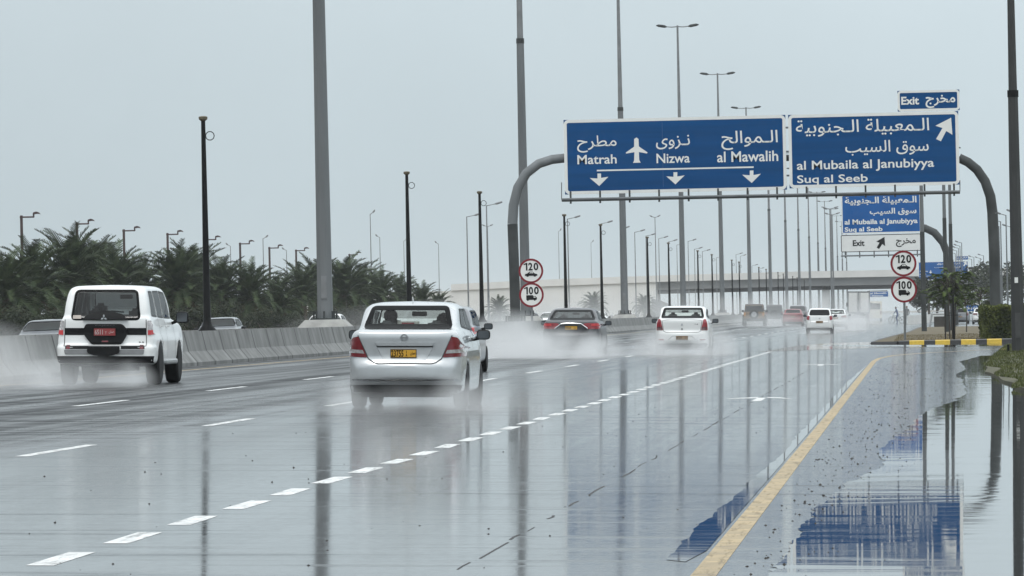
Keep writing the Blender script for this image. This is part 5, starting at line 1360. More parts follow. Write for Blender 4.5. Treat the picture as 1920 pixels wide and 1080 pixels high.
Lg.patch('bumper_valance', [(-.74, .18), (.74, .18), (.78, .34), (-.78, .34)], 'rear', DARKPL, .006)
Lg.plate((-.185, .185, .455, .575), 'rear', mat('dull_brown_plate', (.30, .20, .11), .6, var=.15), [('4127', .06, .2, .5, .8), (shape('عمان'), .7, .3, .95, .7)], INK)
yb = float(Lg.sh.project([(0, .95)], 'rear', 0)[0, 1])-.012
g = MB(); diamond(g, 0, .93, .028, .045, yb); g.build('badge', CHROME, Lg.root)
g = MB(); g.lathe([(yb, .022), (yb+.03, .022)], 'y', (0, 0, .79), 10); g.build('boot_lock', BLACKPL, Lg.root)
g = MB(); write(g, '1.6', .40, .925, .50, .955, yb+.002, 0, .03); g.build('trim_badge', SEAMM, Lg.root)
Lg.stand(-7.25, 182)

# 4. the dark grey saloon in a cloud of spray
DGREY = paint('dark_grey_car_paint', (.06, .062, .068), .1, .4, .25)
Cm = saloon('saloon_car', 'dark grey saloon with chrome boot strip and wide red lamps in thick spray', 1.83, 4.8, 1.465, .032, DGREY, deck=1.06, dl=1.02, rw=(.575, .70), roofy=(1.5, 2.6), cowl=3.5, glassm=GLD, bump=.62)
for sx in (1, -1):
    P = [(.32, .905), (.53, .80), (.86, .80), (.865, .93), (.80, .985), (.42, .975)]; P = [(sx*a, b) for a, b in P][::sx]
    tl = Cm.patch('tail_light', round_corners(P, .02), 'rear', PINKL, .014)
    P = [(.60, .895), (.84, .895), (.82, .955), (.62, .955)]; P = [(sx*a, b) for a, b in P][::sx]; Cm.patch('lit_band', P, 'rear', LITR, .019, parent=tl)
g = MB(); P = Cm.sh.project([(-.50, .815), (-.30, .955), (-.1, .965), (.1, .965), (.30, .955), (.50, .815)], 'rear', .022); g.tube([tuple(p) for p in P], .022, 6); g.build('boot_garnish', CHROME, Cm.root)
Cm.seam('boot_gap', [[(-.54, .80), (-.5, .70), (.5, .70), (.54, .80)]], 'rear', .014, SEAL)
Cm.plate((-.19, .19, .775, .89), 'rear', YPLATE, [('8364', .06, .2, .5, .8), (shape('عمان'), .7, .3, .95, .7)], INK)
emblem_ring(Cm, 0, 1.02, .04, CHROME, False, 1.4)
Cm.patch('bumper_valance', [(-.78, .2), (.78, .2), (.82, .36), (-.82, .36)], 'rear', DARKPL, .006)
Cm.stand(-10.52, 179)

# 5. hatchbacks
def hatch(name, label, Wd, L, H, h, body, glassm=GLX, lamp=PINKL, belt=1.0, group=None, tail=None):
    c = Car(name, label, 'car', Wd, L, H, h, group); hw = Wd/2
    low = dict(side=smooth_poly([(.06, .26), (.0, .42), (.0, .64), (.05, .70), (.09, belt), (.15, belt+.06), (2.6, belt), (L-.6, .88), (L-.1, .72), (L, .5), (L-.1, .25), (.3, .2)]),
               rear=smooth_poly([(-1, .15), (hw-.09, .17), (hw-.01, .35), (hw, .62), (hw-.03, .85), (hw-.09, belt+.03), (hw-.25, belt+.15), (-1, belt+.2)]),
               plan=smooth_poly([(-1, 0), (.4, 0), (hw-.15, .06), (hw-.03, .25), (hw, .7), (hw, L-1.2), (hw-.1, L-.4), (.4, L), (-1, L)]))
    gs = dict(side=smooth_poly([(.10, belt-.1), (.14, belt+.02), (.42, H-.14), (.55, H-.05), (1.0, H), (1.9, H-.015), (2.35, H-.09), (3.05, belt), (3.0, belt-.3), (.15, belt-.3)]),
              rear=smooth_poly([(-1, belt-.3), (hw-.07, belt-.15), (hw-.09, belt+.05), (hw-.19, H-.15), (hw-.25, H-.05), (hw-.42, H-.01), (-1, H+.005)]),
              plan=smooth_poly([(-1, .08), (hw-.25, .12), (hw-.12, .3), (hw-.08, 1.2), (hw-.1, 2.3), (hw-.25, 3.1), (-1, 3.2)]))
    r = .295; c.skin(low, gs, [(.72, r), (L-.75, r)], .075, None, 1, False, None, body)
    c.window('rear_window', [(-hw+.20, belt+.04), (hw-.20, belt+.04), (hw-.27, H-.12), (-hw+.27, H-.12)], 'rear', glassm, SEAL, .03, .10)
    c.window('windshield', [(-hw+.2, belt+.02), (hw-.2, belt+.02), (hw-.28, H-.1), (-hw+.28, H-.1)], 'front', GLX, SEAL, .03, .1)
    for f_ in ('right', 'left'):
        c.window('side_window', [(.55, belt+.06), (1.45, belt+.03), (1.45, H-.12), (.75, H-.13)], f_, GLX, SEAL, .03, .05); c.window('side_window', [(1.52, belt+.03), (2.75, belt+.02), (2.3, H-.13), (1.52, H-.12)], f_, GLX, SEAL, .03, .05)
    for sx in (1, -1):
        P = tail or [(hw-.20, .76), (hw-.06, .80), (hw-.07, .98), (hw-.14, 1.04), (hw-.23, .98)]; P = [(sx*a, b) for a, b in P][::sx]; c.patch('tail_light', round_corners(P, .03), 'rear', lamp, .014)
    c.patch('bumper_valance', [(-hw+.1, .2), (hw-.1, .2), (hw-.08, .32), (-hw+.08, .32)], 'rear', DARKPL, .006)
    c.seam('tailgate_gap', [[(-hw+.24, belt), (-hw+.27, .62), (hw-.27, .62), (hw-.24, belt)]], 'rear', .014, SEAMM)
    c.plate((-.2, .2, .60, .72) if tail is None else (-.2, .2, .72, .84), 'rear', mat('dull_brown_plate', (.30, .20, .11), .6), [('7052', .06, .2, .5, .8)], INK)
    c.wheels((.72, L-.75), r, .19, hw-.11, RIMM, TYRE); c.mirror(2.45, hw+.09, belt+.02, BLACKPL)
    g = MB(); g.box(-hw+.2, hw-.2, .12, L-.2, .16, .30); g.build('underbody', DARKPL, c.root)
    yb = float(c.sh.project([(0, .86)], 'rear', 0)[0, 1])-.01; g = MB(); ring(g, [(.05*math.cos(a), .86+.04*math.sin(a)) for a in [2*math.pi*k/14 for k in range(14)]], [(.03*math.cos(a), .86+.024*math.sin(a)) for a in [2*math.pi*k/14 for k in range(14)]], yb); g.build('badge', CHROME, c.root)
    g = MB(); P = c.sh.project([(0, belt+.1), (.16, belt+.08)], 'rear', .02); g.tube([tuple(p) for p in P], .012, 5); g.build('wiper', BLACKPL, c.root)
    return c
H1 = hatch('hatchback_car', 'small white hatchback with dark rear window and round red lamps', 1.62, 3.6, 1.50, .03, WHITEP)
H1.stand(-5.62, 344)
LGREY = paint('light_grey_car_paint', (.20, .21, .225), .3, .35, .6)
H2 = hatch('hatchback_car', 'grey hatchback half hidden behind the silver saloon', 1.78, 4.3, 1.50, .045, LGREY, GLD, LITR, tail=[(.62, .86), (.86, .86), (.86, .93), (.84, 1.0), (.62, 1.0)])
H2.stand(-10.50, 128)
# 6. far saloons
def simple_tails(c, P, m, plate=(-.19, .19, .72, .84)):
    for sx in (1, -1): Q = [(sx*a, b) for a, b in P][::sx]; c.patch('tail_light', round_corners(Q, .02), 'rear', m, .014)
    c.plate(plate, 'rear', mat('dull_brown_plate', (.30, .20, .11), .6), [], INK)
    c.patch('bumper_valance', [(-c.W/2+.1, .2), (c.W/2-.1, .2), (c.W/2-.06, .34), (-c.W/2+.06, .34)], 'rear', DARKPL, .006)
    c.seam('boot_gap', [[(-.5, .9), (-.46, .68), (.46, .68), (.5, .9)]], 'rear', .02, SEAMM)
WS1 = saloon('saloon_car', 'white saloon partly hidden behind the small white hatchback', 1.77, 4.6, 1.45, .05, WHITEP, deck=1.06, cowl=3.35, roofy=(1.35, 2.5))
simple_tails(WS1, [(.40, .86), (.80, .80), (.86, .90), (.80, .97), (.42, .93)], PINKL); WS1.stand(-5.65, 415)
RDP = paint('red_car_paint', (.24, .012, .018), .0, .4, .4)
RD = saloon('saloon_car', 'red saloon blurred by spray between dark suv and white hatchback', 1.82, 4.7, 1.46, .05, RDP, deck=1.08, cowl=3.4, glassm=GLX, hollow=False)
simple_tails(RD, [(.45, .84), (.82, .84), (.84, .96), (.46, .96)], REDL); RD.stand(-10.36, 497)
GR2 = hatch('suv', 'faint grey suv in the mist behind the red saloon', 1.85, 4.5, 1.68, .06, paint('mid_grey_car_paint', (.14, .145, .15), .3, .35, .7), GLX, REDL, 1.08); GR2.root['category'] = 'suv'; GR2.stand(-10.9, 545, dz=.12)
# 7. boxy off-roaders with a spare wheel on the tail
def boxy(label, Wd, H, body, top, lampm, lampside, x, y):
    c = Car('suv', label, 'suv', Wd, 4.4, H, .05); hw = Wd/2
    low = dict(side=[(.05, .5), (.0, .6), (.0, 1.15), (.1, 1.2), (2.9, 1.2), (4.3, 1.12), (4.38, .6), (4.2, .45), (.3, .45)], rear=[(-1, .4), (hw-.12, .42), (hw-.07, .6), (hw-.09, 1.22), (-1, 1.24)], plan=[(-1, 0), (hw-.12, .02), (hw-.03, .12), (hw-.05, 4.2), (.6, 4.4), (-1, 4.4)])
    gs = dict(side=[(.02, 1.1), (.10, H-.12), (.25, H), (2.2, H), (2.45, H-.08), (2.95, 1.15), (2.9, 1.0), (.05, 1.0)], rear=[(-1, 1), (hw-.12, 1.05), (hw-.2, H-.06), (hw-.3, H), (-1, H+.01)], plan=[(-1, .02), (hw-.2, .04), (hw-.1, .15), (hw-.1, 2.6), (hw-.2, 3), (-1, 3)])
    c.skin(low, gs, [(.85, .42), (3.5, .42)], .06, None, 1, False, None, body)
    c.patch('hard_top', round_corners([(-hw+.14, 1.2), (hw-.14, 1.2), (hw-.22, H-.04), (-hw+.22, H-.04)], .05), 'rear', top, .008)
    c.window('rear_window', [(-hw+.24, 1.25), (hw-.24, 1.25), (hw-.28, H-.16), (-hw+.28, H-.16)], 'rear', GLX, SEAL, .03, .05)
    for f_ in ('right', 'left'):
        c.window('side_window', [(.2, 1.24), (1.3, 1.24), (1.3, H-.12), (.28, H-.12)], f_, GLX, SEAL, .03, .05); c.window('side_window', [(1.38, 1.24), (2.75, 1.24), (2.4, H-.12), (1.38, H-.12)], f_, GLX, SEAL, .03, .05)
    for sx in (-1, 1):
        P = [(sx*a, b) for a, b in ((lampside-.08, .86), (lampside+.08, .86), (lampside+.08, 1.12), (lampside-.08, 1.12))][::sx]; c.patch('tail_light', P, 'rear', lampm, .03)
        g = MB(); g.prism([(sx*(hw-.12), .62), (sx*(hw-.12), .95), (sx*(hw+.02), .92), (sx*(hw+.02), .62)], .35, 1.35); g.build('fender_flare', BLACKPL, c.root)
    g = MB(); g.lathe([(-.28, .36), (-.26, .39), (-.05, .39), (-.02, .36)], 'y', (0, 0, .98), 24); sw = g.build('spare_wheel', TYRE, c.root, True)
    g = MB(); g.lathe([(-.29, .23), (-.285, .05)], 'y', (0, 0, .98), 16); g.build('wheel_centre', RIMM if body is not top else BLACKPL, sw)
    g = MB(); g.box(-hw+.08, hw-.08, -.12, .1, .50, .64); g.build('bumper', BLACKPL, c.root); g = MB(); g.box(-.6, .6, .2, 4.1, .4, .6); g.build('underbody', DARKPL, c.root)
    c.wheels((.85, 3.5), .42, .27, hw-.1, RIMM, TYRE); c.mirror(2.6, hw+.06, 1.25, BLACKPL, .2, .2); c.stand(x, y); return c
JY = paint('ochre_car_paint', (.17, .095, .03), 0, .4, .5)
boxy('boxy ochre off-roader with black top and spare wheel on its tail', 1.90, 1.86, JY, mat('black_hard_top', (.02, .021, .022), .6, var=.2), mat('amber_lamp', (.45, .20, .04), .3, var=.2), .76, -13.45, 490)
boxy('dark grey boxy suv with bright spare wheel hub, beyond the ochre off-roader', 1.92, 1.90, paint('black_car_paint', (.035, .037, .04), .2, .35, .8), paint('black_car_paint', (.035, .037, .04), .2, .35, .8), REDL, .80, -14.4, 600)
# 8. box truck and a pale van beyond it
TR = thing('box_truck', 'white box truck with two rear doors raising a cloud of spray', 'truck')
TW = mat('white_truck_panel', (.72, .72, .70), .5, var=.06)
g = MB(); g.box(-1.15, 1.15, 0, 5.2, 1.0, 3.25); bx = g.build('cargo_box', TW, TR)
for sx in (-1, 1):
    g = MB(); g.box(min(sx*.05, sx*1.03), max(sx*.05, sx*1.03), -.03, -.002, 1.1, 3.12); d = g.build('rear_door', TW, bx)
    g = MB(); g.tube([(sx*.14, -.05, 1.1), (sx*.14, -.05, 3.1)], .025, 5); g.box(sx*.14-.03, sx*.14+.14, -.07, -.04, 1.5, 1.56); g.build('door_bar', STEEL, d)
g = MB(); ring(g, [(-1.16, .98), (1.16, .98), (1.16, 3.27), (-1.16, 3.27)], [(-1.05, 1.09), (1.05, 1.09), (1.05, 3.14), (-1.05, 3.14)], -.035); g.box(-.05, .05, -.037, -.003, 1.09, 3.14); g.build('box_frame', mat('grey_truck_frame', (.16, .165, .17), .5), bx)
g = MB(); g.box(-.45, .45, 0, 7.2, .62, .98); g.box(-1.1, 1.1, -.02, .06, .50, .62); g.build('chassis', DARKPL, TR)
g = MB(); g.slab([(-1.05, 5.4), (1.05, 5.4), (1.05, 7.2), (-1.05, 7.2)], .7, lambda x, y: 2.6 if y < 6.5 else 2.3); g.build('cab', TW, TR)
for sx in (-1, 1):
    g = MB(); g.box(sx*1.0-.1, sx*1.0+.1, -.04, 0, .66, .80); g.build('tail_light', REDL, TR)
    for y in (1.3, 6.1): g = MB(); g.lathe([(-.14, .3), (-.14, .42), (-.1, .46), (.1, .46), (.14, .42), (.14, .3)], 'x', (sx*.9, y, .46), 20); g.build('wheel', TYRE, TR, True)
    g = MB(); g.box(sx*1.25-.12, sx*1.25+.12, 6.6, 6.7, 1.7, 2.1); g.build('door_mirror', BLACKPL, TR)
TR.location = (-5.9, 612, gz(-5.9)); TR.rotation_euler = (0, ROLL, 0)
VN = thing('van', 'tall cream van showing past the box truck\'s side', 'van')
g = MB(); g.slab([(-.8, 0), (.8, 0), (.8, 4.6), (-.8, 4.6)], .35, lambda x, y: 2.35 if y < 3 else 1.6); g.build('body', mat('cream_van_paint', (.74, .70, .58), .45, var=.05), VN)
g = MB(); g.prism(rrect(-.62, .62, 1.4, 2.1, .08), -.02, 0); g.build('rear_window', GLX, VN)
for sx in (-1, 1):
    g = MB(); g.box(sx*.7-.07, sx*.7+.07, -.02, .01, .8, 1.2); g.build('tail_light', REDL, VN)
    for y in (.9, 3.7): g = MB(); g.lathe([(-.1, .2), (-.1, .32), (.1, .32), (.1, .2)], 'x', (sx*.7, y, .32), 16); g.build('wheel', TYRE, VN, True)
VN.location = (-4.75, 690, gz(-4.75)); VN.rotation_euler = (0, ROLL, 0)
# 9. oncoming cars beyond the median: only their upper halves show
def oncoming(label, x, y, col, **k):
    c = saloon('saloon_car', label, 1.80, 4.6, 1.47, .05, col, deck=1.06, cowl=3.3, roofy=(1.3, 2.45), hollow=True, **k)
    for sx in (1, -1):
        P = [(sx*a, b) for a, b in ((.48, .62), (.80, .66), (.84, .80), (.55, .76))][::sx]; c.patch('headlight', P, 'front', CLEARL, .012)
    c.patch('grille', [(-.40, .55), (.40, .55), (.44, .70), (-.44, .70)], 'front', BLACKPL, .01)
    simple_tails(c, [(.45, .84), (.80, .84), (.82, .96), (.46, .96)], REDL)
    c.root.location = (x, y, gz(x)); c.root.rotation_mode = 'ZYX'; c.root.rotation_euler = (0, -ROLL, 0); c.root.rotation_mode = 'XYZ'
    c.root.rotation_euler = (0, ROLL, math.pi); return c
oncoming('dark oncoming saloon with pale windshield behind the tall black post', -28.7, 244, paint('slate_car_paint', (.06, .072, .085), .2, .35, .8))
oncoming('white oncoming saloon roof behind the grey mast\'s plinth', -25.5, 256, WHITEP)
oncoming('dark oncoming saloon showing past the white suv, away from its mirror', -28.8, 196, paint('slate_car_paint', (.06, .072, .085), .2, .35, .8))
oncoming('dark oncoming saloon behind the speed limit post in the median', -25.6, 389, paint('black_car_paint', (.035, .037, .04), .2, .35, .8))
oncoming('white oncoming saloon just past the speed limit post, mostly hidden', -25.4, 412, WHITEP)
oncoming('white oncoming saloon in the mist between the dark saloon and white saloon', -25.2, 468, WHITEP)
# 10. cars and people on the slip road to the right
pk = saloon('saloon_car', 'white saloon on the slip road between tree stems and hedge', 1.78, 4.5, 1.45, .06, WHITEP, deck=1.05, hollow=False, glassm=GLX); simple_tails(pk, [(.45, .84), (.82, .84), (.84, .96), (.46, .96)], REDL); pk.root.location = (5.9, 520, -.02)
pk = hatch('suv', 'dark suv on the slip road just above the hedge', 1.85, 4.5, 1.75, .06, paint('black_car_paint', (.035, .037, .04), .2, .35, .8), GLX, REDL, 1.1); pk.root['category'] = 'suv'; pk.root.location = (7.3, 560, .5)
pk = hatch('hatchback_car', 'grey hatchback on the slip road behind the bushy tree\'s stems', 1.7, 3.9, 1.5, .06, LGREY, GLX, REDL); pk.root.location = (4.1, 540, -.02)
# rider with a bicycle
def seg_body(name, m, joints, edges, rad, parent, root=0):
    me = bpy.data.meshes.new(name); me.from_pydata(joints, edges, []); o = bpy.data.objects.new(name, me); COL.objects.link(o)
    mo = o.modifiers.new('skin', 'SKIN'); sv = me.skin_vertices[0].data if me.skin_vertices else None
    if sv is None: bpy.context.view_layer.objects.active = o; sv = me.skin_vertices[0].data
    for i, r_ in enumerate(rad): sv[i].radius = (r_, r_)
    sv[root].use_root = True
    su = o.modifiers.new('sub', 'SUBSURF'); su.levels = su.render_levels = 1
    me2 = bpy.data.meshes.new_from_object(o.evaluated_get(bpy.context.evaluated_depsgraph_get())); bpy.data.objects.remove(o)
    me2.materials.clear(); me2.materials.append(m); me2.polygons.foreach_set('use_smooth', [True]*len(me2.polygons))
    q = obj(name, me2, parent); return q
CY = (-1.85, 590, 0)
bk = thing('bicycle', 'bicycle with pale front box by the end of the grass island', 'bicycle', (CY[0], CY[1], 0.02))
for x in (-.52, .52):
    wl = bpy.data.objects.new('wheel', None); COL.objects.link(wl); wl.parent = bk; wl.location = (x, 0, .34)
    g = MB(); P = [(.33*math.cos(a), 0, .33*math.sin(a)) for a in [2*math.pi*k/24 for k in range(25)]]; g.tube(P, .022, 6, cap=False); g.build('tyre', TYRE, wl)
    g = MB(); [g.tube([(0, 0, 0), (.31*math.cos(a), 0, .31*math.sin(a))], .004, 3) for a in [math.pi*k/6 for k in range(12)]]; g.build('spokes', CHROME, wl)
g = MB()
for a, b in (((.52, .34), (.05, .32)), ((.05, .32), (.18, .82)), ((.52, .34), (.20, .75)), ((.05, .32), (-.36, .80)), ((.19, .76), (-.37, .78)), ((-.52, .34), (-.34, .96))): g.tube([(a[0], 0, a[1]), (b[0], 0, b[1])], .02, 6)
g.build('frame', BLACK, bk); g = MB(); g.box(.06, .32, -.07, .07, .83, .88); g.build('saddle', BLACK, bk)
g = MB(); g.tube([(-.30, -.26, 1.0), (-.35, -.1, .98), (-.35, .1, .98), (-.30, .26, 1.0)], .016, 6); g.build('handlebar', BLACK, bk); g = MB(); g.box(-.62, -.40, -.14, .14, .82, 1.02); g.build('front_box', WHITEP, bk)
pr = thing('person', 'person in blue top straddling the bicycle, head turned towards the road', 'person', (CY[0], CY[1], 0.02))
J = [(.10, 0, .92), (.04, 0, 1.12), (-.04, 0, 1.34), (-.07, 0, 1.45), (-.09, 0, 1.52), (-.10, 0, 1.64), (-.03, -.18, 1.38), (-.16, -.24, 1.16), (-.31, -.24, 1.02), (-.03, .18, 1.38), (-.16, .24, 1.16), (-.31, .24, 1.02), (.08, -.10, .88), (-.05, -.13, .48), (.06, -.14, .06), (-.06, -.14, .03), (.08, .10, .88), (-.09, .13, .62), (.05, .12, .24), (-.06, .12, .20)]
E_ = [(0, 1), (1, 2), (2, 3), (3, 4), (4, 5), (2, 6), (6, 7), (7, 8), (2, 9), (9, 10), (10, 11), (0, 12), (12, 13), (13, 14), (14, 15), (0, 16), (16, 17), (17, 18), (18, 19)]
RR = [.13, .12, .14, .065, .085, .075, .065, .05, .04, .065, .05, .04, .09, .065, .045, .035, .09, .065, .045, .035]
seg_body('body', mat('blue_work_clothes', (.03, .065, .17), .8, var=.2), J, E_, RR, pr)
g = MB(); g.lathe([(1.47, .02), (1.49, .085), (1.56, .10), (1.62, .09), (1.665, .05), (1.68, .01)], 'z', (-.095, 0, 0), 14); hd = g.build('head', mat('brown_skin', (.16, .09, .06), .6), pr, True)
g = MB(); g.lathe([(1.585, .107), (1.63, .096), (1.672, .055), (1.69, .01)], 'z', (-.085, 0, 0), 14); g.build('hair', mat('black_hair', (.012, .011, .011), .6), pr, True)
p2 = thing('person', 'person in grey standing behind the bicycle, near the sign post', 'person', (CY[0]+1.0, CY[1]+6, 0.02))
J = [(0, 0, .92), (0, 0, 1.12), (0, 0, 1.36), (0, 0, 1.47), (0, 0, 1.55), (0, 0, 1.68), (.18, 0, 1.40), (.23, .02, 1.12), (.22, -.05, .86), (-.18, 0, 1.40), (-.23, .02, 1.12), (-.22, -.05, .86), (.09, 0, .86), (.10, 0, .46), (.10, 0, .06), (.10, -.12, .03), (-.09, 0, .86), (-.10, 0, .46), (-.10, 0, .06), (-.10, -.12, .03)]
seg_body('body', mat('grey_work_clothes', (.12, .125, .13), .8, var=.2), J, E_, RR, p2)
g = MB(); g.lathe([(1.56, .02), (1.58, .085), (1.64, .10), (1.70, .09), (1.745, .05), (1.76, .01)], 'z', (0, 0, 0), 14); g.build('head', mat('brown_skin', (.16, .09, .06), .6), p2, True)
# guard rail end, kerbs and boards beyond the island
t = thing('guard_rail', 'grey guard rail end with dark infill beyond the island lamp', 'guard rail', (W(1762, 600, 430).x, 430, -.02))
g = MB()
for x in (-.72, .72): g.tube([(x*1.05, 0, 0), (x*.78, 0, 1.05)], .085, 6); g.tube([(x*.78, 0, 1.05), (x*.78, 9, 1.05)], .08, 6)
g.tube([(-.56, 0, 1.05), (.56, 0, 1.05)], .06, 6); g.tube([(-.5, 0, 1.22), (.5, 0, 1.22)], .03, 6); g.tube([(-.5, 0, 1.22), (-.56, 0, 1.05)], .03, 6); g.tube([(.5, 0, 1.22), (.56, 0, 1.05)], .03, 6); g.build('rail', mat('pale_rail_steel', (.36, .37, .37), .5, .2), t)
g = MB(); g.slab([(-.42, .3), (.42, .3), (.36, 1.4), (-.36, 1.4)], 0, .86); g.build('end_block', mat('dark_rubber_block', (.06, .052, .045), .8), t)
c0 = W(1690, 596, 560); g = MB(); P = [(W(1702+9*i, 600, 560).x, 545+10*i+1.5*i*i) for i in range(12)]
V = []
t = thing('low_wall', 'low pale concrete wall curving along the slip road under the overpass', 'wall')
g = MB()
for i in range(11):
    (xa, ya), (xb, yb) = P[i], P[i+1]; g.add([(xa, ya, -.1), (xb, yb, -.1), (xb, yb, .85), (xa, ya, .85), (xa, ya+.4, -.1), (xb, yb+.4, -.1), (xb, yb+.4, .85), (xa, ya+.4, .85)], [(0, 1, 2, 3), (7, 6, 5, 4), (3, 2, 6, 7)])
g.build('wall_face', WCONC, t)
t = thing('road_sign', 'small blue direction board low beyond the tree stems', 'road sign'); a = W(1812, 573, 640); b = W(1842, 583, 640)
g = MB(); g.box(a.x, b.x, 640, 640.08, b.z, a.z); bd = g.build('panel', BLUE2, t); g = MB(); write(g, 'Suq al Seeb', a.x+.1, b.z+.12, b.x-.1, a.z-.12, 639.98, 0, .03); g.build('lettering', WHITE, bd)
g = MB(); [g.tube([(x, 640.12, -.1), (x, 640.12, b.z+.1)], .05, 6) for x in (a.x+.3, b.x-.3)]; g.build('post', STEEL, t)
# misty trees behind the slip road and under the bridge
random.seed(91)
def far_tree(label, px, Y, h, w, m):
    x = W(px, 580, Y).x; t = thing('far_tree', label, 'tree', (x, Y, -.07), group='hazy trees along the slip road'); g = MB(); g.tube([(0, 0, 0), (0, 0, h*.5)], [.2, .12], 6); g.build('trunk', BARK, t)
    g = MB()
    for i in range(14): r_ = random.uniform(.22, .34)*w; leafball(g, (random.uniform(-.5, .5)*w*1.4, random.uniform(-.5, .5)*w, h*random.uniform(.35, .88)), (r_, r_, r_*.8), 90, .22)
    g.build('crown', m, t)
for i, (px, Y, h, w) in enumerate(((1742, 700, 5.5, 3.5), (1757, 720, 6, 4), (1775, 740, 5.5, 4), (1850, 760, 8, 5), (1868, 740, 7, 5), (1905, 700, 6, 5))): far_tree(['hazy round tree behind the island lamp, first of a clump', 'hazy round tree in the middle of the clump behind the island lamp', 'hazy round tree behind the bushy tree\'s leaves', 'hazy tall tree between the hedge and overpass', 'hazy tall tree before the gantry\'s outer pillar', 'hazy tree behind the verge mast'][i], px, Y, h, w, BUSH)

# ================================================================== spray and haze
def spray_mat(name, dens, sc=.55, soft=1.0):
    m = bpy.data.materials.new(name); m.use_nodes = True; n = m.node_tree.nodes; l = m.node_tree.links; n.remove(n['Principled BSDF'])
    v = n.new('ShaderNodeVolumePrincipled'); v.inputs['Color'].default_value = (.97, .98, .985, 1); v.inputs['Anisotropy'].default_value = .1
    t = n.new('ShaderNodeTexCoord'); ln = n.new('ShaderNodeVectorMath'); ln.operation = 'LENGTH'; l.new(t.outputs['Object'], ln.inputs[0])
    no = n.new('ShaderNodeTexNoise'); no.inputs['Scale'].default_value = sc; no.inputs['Detail'].default_value = 5; no.inputs['Roughness'].default_value = .6
    ge = n.new('ShaderNodeNewGeometry'); l.new(ge.outputs['Position'], no.inputs['Vector'])
    def M(op, a, b):
        k = n.new('ShaderNodeMath'); k.operation = op
        for i, q in enumerate((a, b)):
            if isinstance(q, (int, float)): k.inputs[i].default_value = q
            else: l.new(q, k.inputs[i])
        return k.outputs[0]
    fall = M('POWER', M('MAXIMUM', M('SUBTRACT', 1.0, ln.outputs['Value']), 0.0), soft)
    nn = M('MAXIMUM', M('MULTIPLY', M('SUBTRACT', no.outputs['Fac'], .39), 4.3), 0.0)
    l.new(M('MULTIPLY', M('MULTIPLY', fall, nn), dens), v.inputs['Density'])
    l.new(v.outputs[0], n['Material Output'].inputs['Volume']); return m
_sph = bmesh.new(); bmesh.ops.create_icosphere(_sph, subdivisions=3, radius=1)
for v in _sph.verts: pass
SPM = bpy.data.meshes.new('spray'); _sph.to_mesh(SPM); _sph.free()
def spray(label, x, y, z, rx, ry, rz, m):
    me = SPM.copy(); me.materials.append(m); o = obj('water_spray', me); o.location = (x, y, z+gz(x)); o.scale = (rx, ry, rz)
    tag(o, label, 'spray', 'clouds of tyre spray over the wet road', 'stuff'); return o
_n = [0]; K_SPRAY = 2.3
def spray(label, x, y, z, rx, ry, rz, tau, soft=1.0, sc=None):
    _n[0] += 1; m = spray_mat('spray_%d' % _n[0], tau*K_SPRAY/(.36*2*ry), sc or min(1.5, 1.3/rz), soft)
    me = SPM.copy(); me.materials.append(m); o = obj('water_spray', me); o.location = (x, y, z+gz(x)); o.scale = (rx, ry, rz)
    tag(o, label, 'spray', 'clouds of tyre spray over the wet road', 'stuff'); return o
spray('spray trailing along the barrier beside the white suv', -17.0, 103, .1, 1.7, 9, 1.25, 1.5)
spray('low spray under and behind the white suv', -15.0, 104, .0, 1.6, 5, .62, .6)
spray('low spray behind the silver saloon\'s tyres', -7.1, 80, .0, 1.35, 4, .42, .38)
spray('low spray at the silver saloon\'s outer side', -6.05, 81.5, .0, .7, 4, .50, .6)
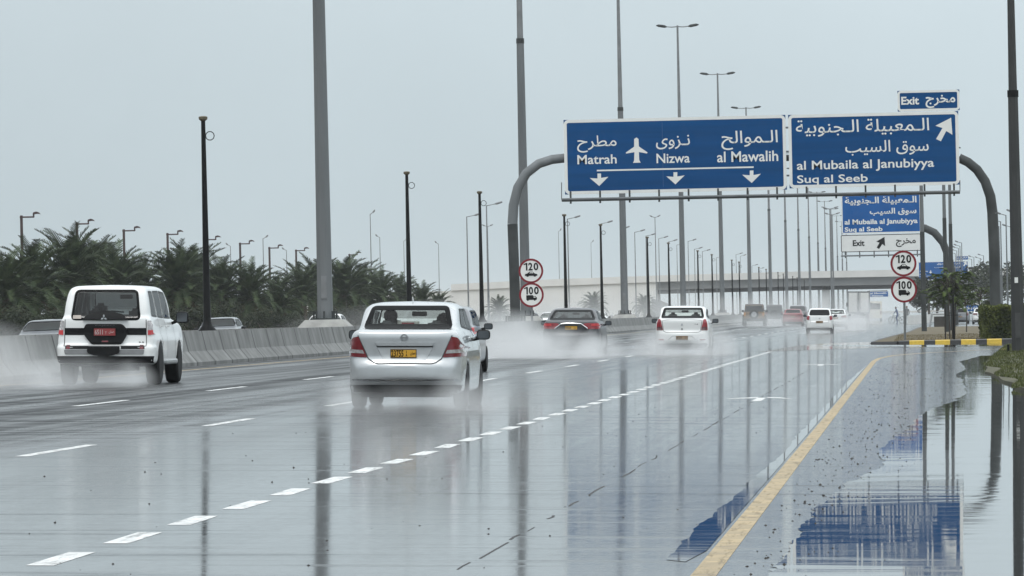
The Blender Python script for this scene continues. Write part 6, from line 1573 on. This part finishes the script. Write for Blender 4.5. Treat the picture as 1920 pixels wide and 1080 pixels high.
for nm, xs_, y, r_ in (('silver saloon', (-7.92, -6.5), 81.5, .36), ('white suv', (-15.75, -14.25), 106, .42), ('white saloon with red tail lamps', (-7.95, -6.55), 180, .42), ('dark grey saloon', (-11.3, -9.75), 176.5, .5)):
    for q, x in enumerate(xs_): spray('plume flung up by the %s\'s rear wheel %s' % (nm, ('towards the barrier', 'towards the verge')[q]), x, y, .12, r_, 2.6, .42 if y < 120 else .75, .5 if y < 120 else .8)
spray('thick plume of spray beside the dark grey saloon, near the barrier', -11.9, 171, .25, 1.15, 12, 1.25, 2.2)
spray('low spray behind the dark grey saloon', -10.4, 168, .0, 1.6, 9, .95, 1.7)
spray('spray at the outer side of the dark grey saloon', -9.2, 172, .0, .8, 10, .75, 1.4)
spray('low spray behind the white saloon with red tail lamps', -7.2, 177, .0, 1.5, 8, .6, 1.0)
spray('spray at the outer side of the white saloon with red tail lamps', -6.1, 182, .1, .65, 9, .85, 1.1)
spray('spray at the inner side of the white saloon with red tail lamps', -8.3, 182, .1, .7, 9, .75, 1.0)
spray('spray drifting behind the white hatchback and white saloon', -4.5, 395, .2, 1.5, 30, 1.1, 1.2, .6)
spray('low spray under the white hatchback', -5.7, 338, 0, 1.3, 10, .5, .7)
spray('low spray under the red saloon and ochre off-roader', -11.9, 480, .2, 3.4, 30, 1.0, .6, .7)
spray('big white plume behind the box truck', -4.3, 560, .7, 2.0, 40, 2.0, .5, .6)
spray('low spray under the box truck', -6, 600, .2, 1.8, 30, 1.1, .6, .5)
spray('mist hanging over the far lanes under the bridge', -10.5, 640, .4, 12, 330, 3.0, .5, .4, .2)
spray('mist hanging over the median and oncoming lanes', -24, 560, .6, 9, 250, 3.0, .55, .4, .2)
spray('mist drifting under the palms beyond the oncoming lanes', -34, 480, .4, 7, 170, 2.6, .45, .3, .2)
# the wet air itself
hzm = bpy.data.materials.new('wet_air'); hzm.use_nodes = True; n = hzm.node_tree.nodes; n.remove(n['Principled BSDF'])
v = n.new('ShaderNodeVolumePrincipled'); v.inputs['Color'].default_value = (.93, .96, .98, 1); v.inputs['Density'].default_value = .00011; v.inputs['Anisotropy'].default_value = .0
hzm.node_tree.links.new(v.outputs[0], n['Material Output'].inputs['Volume'])
g = MB(); g.box(-3000, 3000, -320, 7000, -1.2, 30); o = g.build('haze', hzm); tag(o, 'pale rain haze filling the air over the whole road', 'haze', kind='stuff')
